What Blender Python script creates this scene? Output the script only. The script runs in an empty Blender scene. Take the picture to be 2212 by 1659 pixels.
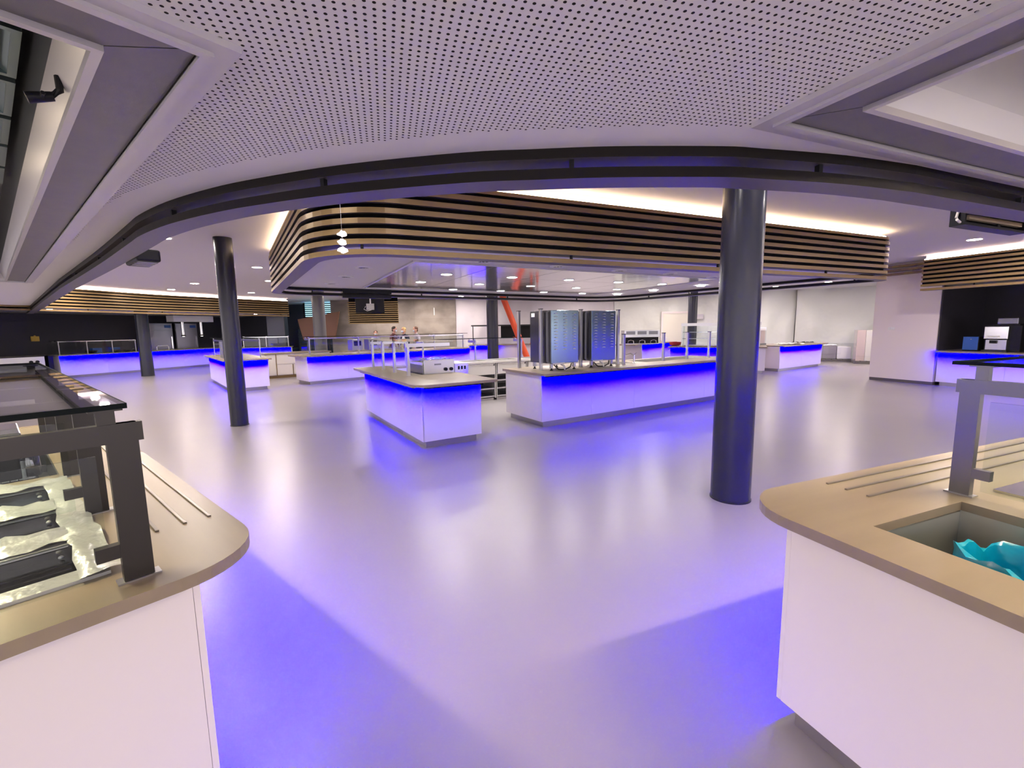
import bpy, bmesh, math, random
import numpy as np
from mathutils import Vector, Matrix
random.seed(7)
R = math.radians

# ------------------------------------------------------------------ camera, world, exposure
scene = bpy.context.scene
COL = scene.collection
EYE = 1.62
cam_d = bpy.data.cameras.new('camera'); cam = bpy.data.objects.new('camera', cam_d); COL.objects.link(cam)
cam_d.sensor_width = 36.0; cam_d.sensor_fit = 'HORIZONTAL'
cam_d.lens = 36.0 * 950.0 / 2212.0
cam_d.clip_start = 0.02; cam_d.clip_end = 200
cam.location = (0, 0, EYE)
cam.matrix_world = Matrix.Translation((0, 0, EYE)) @ Matrix.Rotation(R(90 - 7.15), 4, 'X') @ Matrix.Rotation(R(-0.9), 4, 'Z')
scene.camera = cam

world = bpy.data.worlds.new('hall_ambient'); scene.world = world; world.use_nodes = True
wb = world.node_tree.nodes['Background']
wb.inputs[0].default_value = (1.0, 0.90, 0.93, 1); wb.inputs[1].default_value = 1.75

vs = scene.view_settings
vs.view_transform = 'Standard'; vs.look = 'None'; vs.gamma = 1.0; vs.use_curve_mapping = False
vs.exposure = 0.85
scene.cycles.use_denoising = True
scene.cycles.max_bounces = 6; scene.cycles.diffuse_bounces = 3; scene.cycles.glossy_bounces = 3; scene.cycles.transparent_max_bounces = 12
scene.cycles.adaptive_threshold = 0.06
scene.cycles.sample_clamp_indirect = 6.0
scene.cycles.caustics_reflective = False; scene.cycles.caustics_refractive = False

DOWN_L = 330.0      # downlight radiance
COVE_L = 12.0       # cove strip radiance
LED_L = 540.0      # blue counter strip radiance
HOOD_L = 150.0      # lamps inside the extraction hoods

# ------------------------------------------------------------------ materials
MATS = {}
def mat(name, col, rough=0.5, metal=0.0, spec=0.5, emit=None, estr=0.0, alpha=None, trans=0.0, noise=None, bump=None, coat=0.0):
    m = bpy.data.materials.new(name); m.use_nodes = True
    nt = m.node_tree; b = nt.nodes['Principled BSDF']
    b.inputs['Base Color'].default_value = (*col, 1); b.inputs['Roughness'].default_value = rough
    b.inputs['Metallic'].default_value = metal; b.inputs['Specular IOR Level'].default_value = spec
    b.inputs['Coat Weight'].default_value = coat
    if trans: b.inputs['Transmission Weight'].default_value = trans
    if emit: b.inputs['Emission Color'].default_value = (*emit, 1); b.inputs['Emission Strength'].default_value = estr
    if alpha is not None: b.inputs['Alpha'].default_value = alpha
    if noise or bump:
        tc = nt.nodes.new('ShaderNodeTexCoord'); mp = nt.nodes.new('ShaderNodeMapping')
        nt.links.new(tc.outputs['Object'], mp.inputs['Vector'])
    if noise:      # (scale xyz, amount, second colour)
        sc, amt, c2 = noise
        mp.inputs['Scale'].default_value = sc
        nz = nt.nodes.new('ShaderNodeTexNoise'); nz.inputs['Scale'].default_value = 1.0; nz.inputs['Detail'].default_value = 5
        nt.links.new(mp.outputs['Vector'], nz.inputs['Vector'])
        rp = nt.nodes.new('ShaderNodeValToRGB')
        rp.color_ramp.elements[0].position = 0.5 - amt; rp.color_ramp.elements[0].color = (*col, 1)
        rp.color_ramp.elements[1].position = 0.5 + amt; rp.color_ramp.elements[1].color = (*c2, 1)
        nt.links.new(nz.outputs['Fac'], rp.inputs['Fac']); nt.links.new(rp.outputs['Color'], b.inputs['Base Color'])
    if bump:       # (scale, strength, distance)
        nb = nt.nodes.new('ShaderNodeTexNoise'); nb.inputs['Scale'].default_value = bump[0]; nb.inputs['Detail'].default_value = 3
        nt.links.new(tc.outputs['Object'], nb.inputs['Vector'])
        bp = nt.nodes.new('ShaderNodeBump'); bp.inputs['Strength'].default_value = bump[1]; bp.inputs['Distance'].default_value = bump[2]
        nt.links.new(nb.outputs['Fac'], bp.inputs['Height']); nt.links.new(bp.outputs['Normal'], b.inputs['Normal'])
    MATS[name] = m
    return m
def emis(name, col, strength, one_sided=False):
    """an emission material; the colour goes through a vector node so that a saturated LED primary outside sRGB can be given"""
    m = bpy.data.materials.new(name); m.use_nodes = True; nt = m.node_tree
    nt.nodes.clear()
    o = nt.nodes.new('ShaderNodeOutputMaterial'); e = nt.nodes.new('ShaderNodeEmission')
    c = nt.nodes.new('ShaderNodeCombineXYZ')
    for i in range(3): c.inputs[i].default_value = col[i]
    nt.links.new(c.outputs[0], e.inputs['Color']); e.inputs['Strength'].default_value = strength
    if one_sided:      # a tape or a lens that gives light on its front only
        g = nt.nodes.new('ShaderNodeNewGeometry'); mt = nt.nodes.new('ShaderNodeMath'); mt.operation = 'MULTIPLY_ADD'
        mt.inputs[1].default_value = -strength; mt.inputs[2].default_value = strength
        nt.links.new(g.outputs['Backfacing'], mt.inputs[0]); nt.links.new(mt.outputs[0], e.inputs['Strength'])
    nt.links.new(e.outputs[0], o.inputs['Surface'])
    MATS[name] = m
    return m
def glass_mat(name, tint, mixfac):
    """thin architectural glass: mostly clear, Fresnel reflection"""
    m = bpy.data.materials.new(name); m.use_nodes = True; nt = m.node_tree; nt.nodes.clear()
    o = nt.nodes.new('ShaderNodeOutputMaterial'); t = nt.nodes.new('ShaderNodeBsdfTransparent'); g = nt.nodes.new('ShaderNodeBsdfGlossy')
    f = nt.nodes.new('ShaderNodeFresnel'); f.inputs['IOR'].default_value = mixfac
    mx = nt.nodes.new('ShaderNodeMixShader')
    t.inputs['Color'].default_value = (*tint, 1); g.inputs['Roughness'].default_value = 0.02; g.inputs['Color'].default_value = (0.95, 0.97, 1, 1)
    gm = nt.nodes.new('ShaderNodeNewGeometry'); mm = nt.nodes.new('ShaderNodeMath'); mm.operation = 'SUBTRACT'; mm.use_clamp = True      # reflection from the outer faces only
    nt.links.new(f.outputs[0], mm.inputs[0]); nt.links.new(gm.outputs['Backfacing'], mm.inputs[1])
    nt.links.new(mm.outputs[0], mx.inputs[0]); nt.links.new(t.outputs[0], mx.inputs[1]); nt.links.new(g.outputs[0], mx.inputs[2])
    nt.links.new(mx.outputs[0], o.inputs['Surface'])
    MATS[name] = m
    return m

mat('floor', (0.28, 0.258, 0.262), 0.30, spec=0.5, noise=((0.7, 0.7, 0.7), 0.25, (0.31, 0.285, 0.288)), bump=(260, 0.04, 0.002))
mat('ceiling', (0.88, 0.865, 0.87), 0.7, spec=0.2)
mat('ceiling_hole', (0.03, 0.028, 0.03), 0.9)
mat('soffit', (0.74, 0.72, 0.75), 0.6, spec=0.25)
mat('gloss_panel', (0.72, 0.71, 0.75), 0.10, metal=0.75, bump=(1.6, 0.08, 0.03))
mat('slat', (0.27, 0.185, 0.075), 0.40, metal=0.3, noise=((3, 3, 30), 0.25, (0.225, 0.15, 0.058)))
mat('slat_dark', (0.012, 0.010, 0.009), 0.5, spec=0.15)  # on the slats' inner faces this paints their shade over the bronze
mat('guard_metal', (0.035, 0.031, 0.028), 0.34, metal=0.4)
mat('slat_back_shaded', (0.012, 0.010, 0.010), 0.5, spec=0.15)  # inner faces of the canopy slats, shade put into the colour
mat('slat_under', (0.11, 0.095, 0.10), 0.45)  # slat undersides, lighter than the inner faces to stand for LED light
mat('rail', (0.22, 0.19, 0.165), 0.3, metal=0.6)
mat('oven_side', (0.12, 0.12, 0.135), 0.2, metal=0.85)
mat('backing', (0.006, 0.006, 0.007), 0.9, spec=0.1)
mat('black', (0.010, 0.010, 0.012), 0.45, spec=0.2)
mat('steel_fridge', (0.19, 0.18, 0.21), 0.3, metal=0.85)
mat('black_metal', (0.03, 0.03, 0.034), 0.4, metal=0.4)
mat('dark_wall', (0.035, 0.03, 0.04), 0.6, noise=((0.6, 0.6, 0.6), 0.2, (0.028, 0.026, 0.036)))
mat('column', (0.030, 0.032, 0.046), 0.26, spec=0.32)
mat('column_grey', (0.11, 0.108, 0.12), 0.35, spec=0.5)
mat('panel', (0.80, 0.74, 0.76), 0.38, spec=0.35)
mat('panel_grey', (0.50, 0.50, 0.50), 0.4, spec=0.35)
mat('worktop', (0.29, 0.23, 0.165), 0.34, spec=0.5, noise=((1.5, 14, 14), 0.2, (0.26, 0.205, 0.145)))
mat('steel', (0.55, 0.55, 0.56), 0.28, metal=1.0)
mat('steel_bright', (0.72, 0.72, 0.73), 0.16, metal=1.0)
mat('steel_dark', (0.20, 0.20, 0.215), 0.32, metal=0.9)
mat('steel_satin', (0.62, 0.60, 0.56), 0.42, metal=0.75)
mat('steel_back', (0.26, 0.37, 0.43), 0.22, metal=0.9)
mat('mesh_metal', (0.20, 0.185, 0.19), 0.42, metal=0.55, noise=((7, 7, 7), 0.2, (0.175, 0.165, 0.17)), bump=(420, 0.25, 0.002))
mat('hood_frame', (0.60, 0.58, 0.61), 0.34, metal=0.35)
mat('hood_inner', (0.15, 0.16, 0.17), 0.4, metal=0.4)
mat('hood_white', (0.80, 0.79, 0.83), 0.5)
mat('filter', (0.22, 0.29, 0.29), 0.35, metal=0.8)
mat('ceramic_black', (0.010, 0.010, 0.012), 0.06, spec=0.6)
mat('film', (0.56, 0.545, 0.54), 0.26, metal=0.25, bump=(14, 0.5, 0.02))
mat('plinth', (0.42, 0.40, 0.40), 0.30, metal=0.85)
mat('concrete', (0.36, 0.32, 0.28), 0.75, noise=((0.6, 0.6, 0.9), 0.12, (0.19, 0.165, 0.145)))
mat('plastic_sheet', (0.74, 0.76, 0.74), 0.42, spec=0.4, bump=(0.9, 0.55, 0.25))
mat('plastic_lilac', (0.66, 0.63, 0.68), 0.5, bump=(1.1, 0.4, 0.2))
mat('white_wall', (0.80, 0.72, 0.73), 0.55)
mat('white', (0.80, 0.79, 0.79), 0.45)
mat('cream', (0.74, 0.71, 0.64), 0.5)
mat('orange', (0.75, 0.09, 0.02), 0.45)
mat('red', (0.45, 0.03, 0.03), 0.4)
mat('yellow', (0.62, 0.40, 0.06), 0.5)
mat('brown_panel', (0.17, 0.075, 0.04), 0.5)
mat('cardboard', (0.50, 0.42, 0.33), 0.7)
mat('carton_pink', (0.60, 0.48, 0.44), 0.7)
mat('shrink_wrap', (0.72, 0.74, 0.74), 0.18, spec=0.7, bump=(7, 0.9, 0.05))
mat('pallet_wood', (0.20, 0.19, 0.17), 0.7)
mat('blue_bag', (0.0, 0.33, 0.52), 0.25, spec=0.6, bump=(9, 0.35, 0.03))
mat('blue_label', (0.02, 0.10, 0.42), 0.4)
mat('skin', (0.62, 0.36, 0.26), 0.5)
mat('hair_dark', (0.025, 0.015, 0.012), 0.6)
mat('hair_blond', (0.62, 0.44, 0.18), 0.5)
mat('hair_brown', (0.10, 0.045, 0.025), 0.6)
mat('cloth_maroon', (0.14, 0.045, 0.05), 0.8)
mat('cloth_navy', (0.02, 0.03, 0.075), 0.8)
mat('cloth_grey', (0.50, 0.48, 0.54), 0.8)
mat('cloth_white', (0.75, 0.75, 0.78), 0.8)
mat('trousers', (0.03, 0.03, 0.04), 0.8)
mat('mask_blue', (0.62, 0.70, 0.80), 0.7)
mat('rubber', (0.015, 0.015, 0.015), 0.6)
mat('armchair', (0.03, 0.035, 0.045), 0.6)
mat('water_clear', (0.85, 0.9, 0.95), 0.08, trans=0.6)
glass_mat('glass', (0.93, 0.96, 0.95), 1.45)
glass_mat('glass_shelf', (0.88, 0.91, 0.90), 1.9)
glass_mat('film_clear', (0.90, 0.91, 0.93), 1.8)
mat('glass_edge', (0.003, 0.006, 0.006), 0.5, spec=0.1)
# a 465-470 nm LED lies outside sRGB: its red and green components come out slightly negative
emis('led_blue', (-0.055, -0.08, 1.0), LED_L, True)
emis('lamp_warm', (1.0, 0.86, 0.78), DOWN_L)
emis('lamp_small', (1.0, 0.93, 0.90), DOWN_L * 0.5)
emis('cove_warm', (1.0, 0.72, 0.45), COVE_L)
emis('cove_pink', (1.0, 0.74, 0.66), COVE_L)
emis('hood_lamp', (1.0, 0.82, 0.55), HOOD_L, True)
emis('window_day', (0.28, 0.62, 0.80), 1.6)
emis('heat_lamp', (1.0, 0.88, 0.8), 12.0)
emis('lump_glow', (1.0, 0.88, 0.86), 1.6)  # even emission on the hanging lumps

# ------------------------------------------------------------------ mesh helpers
class MB:
    def __init__(s): s.v = []; s.f = []; s.m = []
    def add(s, vs, fs, mi=0):
        n = len(s.v); s.v += [tuple(p) for p in vs]; s.f += [tuple(i + n for i in f) for f in fs]; s.m += [mi] * len(fs); return s
    def box(s, x0, x1, y0, y1, z0, z1, mi=0):
        if x0 > x1: x0, x1 = x1, x0
        if y0 > y1: y0, y1 = y1, y0
        if z0 > z1: z0, z1 = z1, z0
        return s.add([(x0, y0, z0), (x1, y0, z0), (x1, y1, z0), (x0, y1, z0), (x0, y0, z1), (x1, y0, z1), (x1, y1, z1), (x0, y1, z1)],
                     [(0, 3, 2, 1), (4, 5, 6, 7), (0, 1, 5, 4), (1, 2, 6, 5), (2, 3, 7, 6), (3, 0, 4, 7)], mi)
    def prism(s, poly, z0, z1, mi=0):
        a = sum(poly[i][0] * poly[(i + 1) % len(poly)][1] - poly[(i + 1) % len(poly)][0] * poly[i][1] for i in range(len(poly)))
        if a < 0: poly = poly[::-1]
        n = len(poly)
        vs = [(x, y, z0) for x, y in poly] + [(x, y, z1) for x, y in poly]
        fs = [tuple(range(n - 1, -1, -1)), tuple(range(n, 2 * n))] + [(i, (i + 1) % n, n + (i + 1) % n, n + i) for i in range(n)]
        return s.add(vs, fs, mi)
    def lathe(s, prof, n=20, cx=0, cy=0, mi=0, cap=True):
        vs = []; fs = []
        for r, z in prof:
            for k in range(n):
                a = 2 * math.pi * k / n; vs.append((cx + r * math.cos(a), cy + r * math.sin(a), z))
        for j in range(len(prof) - 1):
            for k in range(n):
                fs.append((j * n + k, j * n + (k + 1) % n, (j + 1) * n + (k + 1) % n, (j + 1) * n + k))
        if cap:
            fs.append(tuple(range(n - 1, -1, -1))); fs.append(tuple((len(prof) - 1) * n + k for k in range(n)))
        return s.add(vs, fs, mi)
    def tube(s, path, r, n=8, mi=0):
        path = [Vector(p) for p in path]; vs = []; fs = []
        for i, p in enumerate(path):
            d = (path[min(i + 1, len(path) - 1)] - path[max(i - 1, 0)]).normalized()
            up = Vector((0, 0, 1)) if abs(d.z) < 0.9 else Vector((1, 0, 0))
            u = d.cross(up).normalized(); w = u.cross(d)
            rr = r[i] if isinstance(r, (list, tuple)) else r
            for k in range(n):
                a = 2 * math.pi * k / n; vs.append(p + (u * math.cos(a) + w * math.sin(a)) * rr)
        for i in range(len(path) - 1):
            for k in range(n):
                fs.append((i * n + k, i * n + (k + 1) % n, (i + 1) * n + (k + 1) % n, (i + 1) * n + k))
        fs.append(tuple(range(n))); fs.append(tuple(range((len(path) - 1) * n + n - 1, (len(path) - 1) * n - 1, -1)))
        return s.add(vs, fs, mi)
    def sweep(s, inner, outer, z0, z1, closed=False, mi=0, face_mi=None, under_mi=None):
        """a rectangular bar between two matching plan curves"""
        n = len(inner)
        vs = [(*p, z0) for p in inner] + [(*p, z0) for p in outer] + [(*p, z1) for p in outer] + [(*p, z1) for p in inner]
        fs = []
        for i in range(n if closed else n - 1):
            j = (i + 1) % n
            for k in range(4):
                k2 = (k + 1) % 4
                fs.append((k * n + i, k * n + j, k2 * n + j, k2 * n + i))
        if not closed: fs += [(0, n, 2 * n, 3 * n), (4 * n - 1, 3 * n - 1, 2 * n - 1, n - 1)]
        s.add(vs, fs, mi)
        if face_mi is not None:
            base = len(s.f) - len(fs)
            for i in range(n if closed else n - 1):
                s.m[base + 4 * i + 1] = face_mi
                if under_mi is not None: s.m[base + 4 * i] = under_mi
        return s
    def ellipsoid(s, c, r, n=12, m=8, mi=0):
        vs = []; fs = []
        for j in range(m + 1):
            t = math.pi * j / m
            for k in range(n):
                a = 2 * math.pi * k / n
                vs.append((c[0] + r[0] * math.sin(t) * math.cos(a), c[1] + r[1] * math.sin(t) * math.sin(a), c[2] + r[2] * math.cos(t)))
        for j in range(m):
            for k in range(n): fs.append((j * n + k, (j + 1) * n + k, (j + 1) * n + (k + 1) % n, j * n + (k + 1) % n))
        return s.add(vs, fs, mi)
    def build(s, name, material, parent=None, smooth=False, bevel=0.0, fix=True):
        me = bpy.data.meshes.new(name); me.from_pydata(s.v, [], s.f)
        for mm in (material if isinstance(material, (list, tuple)) else [material]): me.materials.append(MATS[mm])
        if any(s.m): me.polygons.foreach_set('material_index', s.m)
        if fix:
            bm = bmesh.new(); bm.from_mesh(me); bmesh.ops.recalc_face_normals(bm, faces=bm.faces); bm.to_mesh(me); bm.free()
        if smooth:
            me.polygons.foreach_set('use_smooth', [True] * len(me.polygons))
            try: me.set_sharp_from_angle(angle=R(40))
            except Exception: pass
        me.update()
        o = bpy.data.objects.new(name, me); COL.objects.link(o)
        if parent: o.parent = parent
        if bevel:
            bv = o.modifiers.new('soft_edges', 'BEVEL'); bv.width = bevel; bv.segments = 2; bv.limit_method = 'ANGLE'
        return o
def box(name, m, parent, x0, x1, y0, y1, z0, z1, bevel=0.0): return MB().box(x0, x1, y0, y1, z0, z1).build(name, m, parent, bevel=bevel)
def tag(o, label, cat=None, group=None, kind=None):
    if label: o['label'] = label
    if cat: o['category'] = cat
    if group: o['group'] = group
    if kind: o['kind'] = kind
    return o
def thing(name, label, cat, loc=(0, 0, 0), rz=0.0, group=None, kind=None):
    o = bpy.data.objects.new(name, None); COL.objects.link(o); o.empty_display_size = 0.1
    o.location = loc; o.rotation_euler = (0, 0, rz)
    return tag(o, label, cat, group, kind)
def dup(root, loc=None, rz=None, label=None, group=None):
    r = root.copy(); COL.objects.link(r)
    if loc is not None: r.location = loc
    if rz is not None: r.rotation_euler = (0, 0, rz)
    if label: r['label'] = label
    if group: r['group'] = group
    for ch in list(root.children):
        c = ch.copy(); COL.objects.link(c); c.parent = r
        for g in list(ch.children):
            d = g.copy(); COL.objects.link(d); d.parent = c
    return r
def share(o, parent, loc=(0, 0, 0), rz=0.0):
    c = o.copy(); COL.objects.link(c); c.parent = parent; c.location = loc; c.rotation_euler = (0, 0, rz); return c
def ang(a): return math.atan2(a[1], a[0])
def round_poly(pts, rad, n=8):
    """corner-rounded polygon; rad is one radius or one per corner"""
    out = []; N = len(pts)
    for i in range(N):
        r = rad[i] if isinstance(rad, (list, tuple)) else rad
        p = Vector(pts[i]); a = (Vector(pts[i - 1]) - p).normalized(); b = (Vector(pts[(i + 1) % N]) - p).normalized()
        if r <= 0: out.append(tuple(p)); continue
        half = math.acos(max(-1, min(1, a.dot(b)))) / 2
        t = r / math.tan(half); c = p + (a + b).normalized() * (r / math.sin(half))
        s0 = p + a * t - c; s1 = p + b * t - c
        a0 = math.atan2(s0.y, s0.x); a1 = math.atan2(s1.y, s1.x); d = (a1 - a0 + math.pi) % (2 * math.pi) - math.pi
        for k in range(n + 1): out.append((c.x + r * math.cos(a0 + d * k / n), c.y + r * math.sin(a0 + d * k / n)))
    return out
def offset(path, d, closed=False):
    """move a plan curve sideways by d (to its left for d > 0)"""
    n = len(path); out = []
    for i in range(n):
        p = Vector(path[i])
        q0 = Vector(path[i - 1]) if (closed or i > 0) else None
        q1 = Vector(path[(i + 1) % n]) if (closed or i < n - 1) else None
        ds = []
        if q0 is not None: ds.append((p - q0).normalized())
        if q1 is not None: ds.append((q1 - p).normalized())
        ns = [Vector((-e.y, e.x)) for e in ds]
        m = sum(ns, Vector((0, 0))).normalized()
        out.append(tuple(p + m * (d / max(0.4, m.dot(ns[0])))))
    return out
def catmull(pts, k=6):
    P = [Vector(p) for p in pts]; out = []
    for i in range(len(P) - 1):
        p0 = P[max(i - 1, 0)]; p1 = P[i]; p2 = P[i + 1]; p3 = P[min(i + 2, len(P) - 1)]
        for j in range(k):
            t = j / k
            out.append(tuple(0.5 * ((2 * p1) + (p2 - p0) * t + (2 * p0 - 5 * p1 + 4 * p2 - p3) * t * t + (3 * p1 - p0 - 3 * p2 + p3) * t ** 3)))
    out.append(tuple(P[-1])); return out

CEIL = 3.22; SOFF = 2.53; Z0 = 2.38; PITCH = 0.10; SLAT_H = 0.052; SLAT_D = 0.17
U_I = (0.848, 0.529)          # long axis of the islands
LA, LO = (-0.766, 0.643), (-0.823, 1.422)     # near counter beside the hood with louvres: long axis, corner
RA, RO = (0.932, 0.362), (0.930, 1.797)       # near counter with the waste opening

# ------------------------------------------------------------------ floor and upper ceiling
tag(MB().box(-26, 24, -6, 30, -0.1, 0).build('floor', 'floor'), None, kind='structure')
tag(MB().box(-26, 24, -6, 30, CEIL, CEIL + 0.1).build('ceiling', 'soffit'), None, kind='structure')

# ------------------------------------------------------------------ lowered ceiling above the viewer, with its slatted edge
EDGE = [(-16.4, 15.1), (-14.3, 13.3), (-7.29, 7.27), (-4.59, 5.01), (-3.25, 3.86), (-2.84, 3.51), (-2.37, 3.18), (-1.88, 2.91), (-1.48, 2.74),
        (-0.91, 2.55), (-0.24, 2.41), (0.13, 2.38), (0.54, 2.36), (1.09, 2.38), (1.33, 2.42), (1.84, 2.53), (2.38, 2.70), (3.61, 3.20), (9.5, 5.62)]
edge = [EDGE[0], EDGE[1], EDGE[2]] + catmull(EDGE[2:17], 4)[1:] + EDGE[17:]
HOODS = [((-0.892, 1.531), LA, 9.3, 1.75), ((1.145, 2.111), (0.925, 0.381), 4.4, -1.75)]
def in_poly(px, py, poly):
    c = np.zeros(px.shape, bool); n = len(poly)
    for i in range(n):
        x0, y0 = poly[i]; x1, y1 = poly[(i + 1) % n]
        if y0 == y1: continue
        c ^= ((y0 > py) != (y1 > py)) & (px < (x1 - x0) * (py - y0) / (y1 - y0) + x0)
    return c
def hood_local(px, py, h):
    (ox, oy), a, L, W = h
    dx, dy = px - ox, py - oy
    return dx * a[0] + dy * a[1], (-dx * a[1] + dy * a[0]) * (1 if W > 0 else -1)
def perforated_ceiling():
    p = 0.0272; th = R(15.8); B = 10
    ca, sa = math.cos(th), math.sin(th)
    outer = offset(edge, 0.08); inner = offset(edge, -0.22)
    back = [(12, -4), (-18, -4)]
    po, pi_ = outer + back, inner + back
    W = p * B
    I, J = np.meshgrid(np.arange(-75, 50), np.arange(-30, 90), indexing='ij')
    I, J = I.ravel(), J.ravel()
    def xy(u, v): return u * ca - v * sa, u * sa + v * ca
    cx, cy = xy((I + .5) * W, (J + .5) * W)
    keep = in_poly(cx, cy, offset(edge, 0.5) + back) & (cy > -3.5)
    I, J = I[keep], J[keep]
    V = []; Fq = []; Ft = []; Fd = []
    nv = 0
    plain = []; fine = []
    k = (np.arange(B) + .5) * p
    uu, vv = np.meshgrid(k, k, indexing='ij'); uu, vv = uu.ravel(), vv.ravel()
    for i, j in zip(I, J):
        x, y = xy(i * W + uu, j * W + vv)
        ok = in_poly(x, y, po)
        near = in_poly(x, y, pi_) & (y > 0.2) & (x > -4.2) & (x < 3.6)
        for h in HOODS:
            s, t = hood_local(x, y, h); L, Wd = h[2], abs(h[3])
            ok &= ~((s > 0.025) & (t > 0.025) & (s < L - .025) & (t < Wd - .025))
            near &= ~((s > -0.03) & (t > -0.03) & (s < L + .03) & (t < Wd + .03))
        if not ok.any(): continue
        if ok.all() and not near.any(): plain.append((i * W, j * W)); continue
        for q in np.nonzero(ok)[0]: fine.append((i * W + uu[q] - p / 2, j * W + vv[q] - p / 2, bool(near[q])))
    verts = []; faces = []; mi = []
    for u, v in plain:
        n = len(verts)
        for du, dv in ((0, 0), (W, 0), (W, W), (0, W)): verts.append((*xy(u + du, v + dv), SOFF))
        faces.append((n + 3, n + 2, n + 1, n)); mi.append(0)
    rr = 0.0058; oc = [(p / 2 + rr * math.cos(R(22.5 + 45 * q)), p / 2 + rr * math.sin(R(22.5 + 45 * q))) for q in range(8)]
    for u, v, hole in fine:
        n = len(verts)
        for du, dv in ((0, 0), (p, 0), (p, p), (0, p)): verts.append((*xy(u + du, v + dv), SOFF))
        if not hole:
            faces.append((n + 3, n + 2, n + 1, n)); mi.append(0); continue
        for du, dv in oc: verts.append((*xy(u + du, v + dv), SOFF))
        verts.append((*xy(u + p / 2, v + p / 2), SOFF + 0.008))
        o = n + 4
        # octagon vertices: 0,1 face the +u+v corner, then counter-clockwise
        fs = [(n + 2, o + 1, o + 0), (n + 3, o + 3, o + 2), (n + 0, o + 5, o + 4), (n + 1, o + 7, o + 6),
              (n + 2, n + 3, o + 2, o + 1), (n + 3, n + 0, o + 4, o + 3), (n + 0, n + 1, o + 6, o + 5), (n + 1, n + 2, o + 0, o + 7)]
        faces += [f[::-1] for f in fs]; mi += [0] * 8
        for q in range(8): faces.append((o + (q + 1) % 8, o + q, o + 8)); mi.append(1)
    b = MB(); b.v = verts; b.f = faces; b.m = mi
    return b
near_ceiling = thing('ceiling_near', 'white perforated lowered ceiling with a dark curved slatted edge', None, kind='structure')
perforated_ceiling().build('perforated_board', ['ceiling', 'ceiling_hole'], near_ceiling, fix=False)
e_in = edge; e_out = offset(edge, SLAT_D)
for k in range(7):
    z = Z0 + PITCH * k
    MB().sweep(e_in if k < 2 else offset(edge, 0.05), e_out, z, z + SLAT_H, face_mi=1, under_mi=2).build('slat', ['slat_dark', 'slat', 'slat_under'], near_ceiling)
MB().sweep(offset(edge, 0.01), offset(edge, 0.05), SOFF + 0.004, CEIL).build('fascia', 'backing', near_ceiling)
acc = 0.0
for i in range(2, len(edge) - 1):
    p0, p1 = Vector(edge[i]), Vector(edge[i + 1]); d = (p1 - p0).length
    acc += d
    if acc > 1.35:
        acc = 0; m = p1 + Vector((-(p1 - p0).y, (p1 - p0).x)).normalized() * 0.02
        t = (p1 - p0).normalized()
        br = MB().box(-0.012, 0.012, 0.0, 0.03, Z0 + SLAT_H, Z0 + PITCH).build('bracket', 'black', near_ceiling)
        br.location = (m.x, m.y, 0); br.rotation_euler = (0, 0, math.atan2(t.y, t.x))

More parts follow.
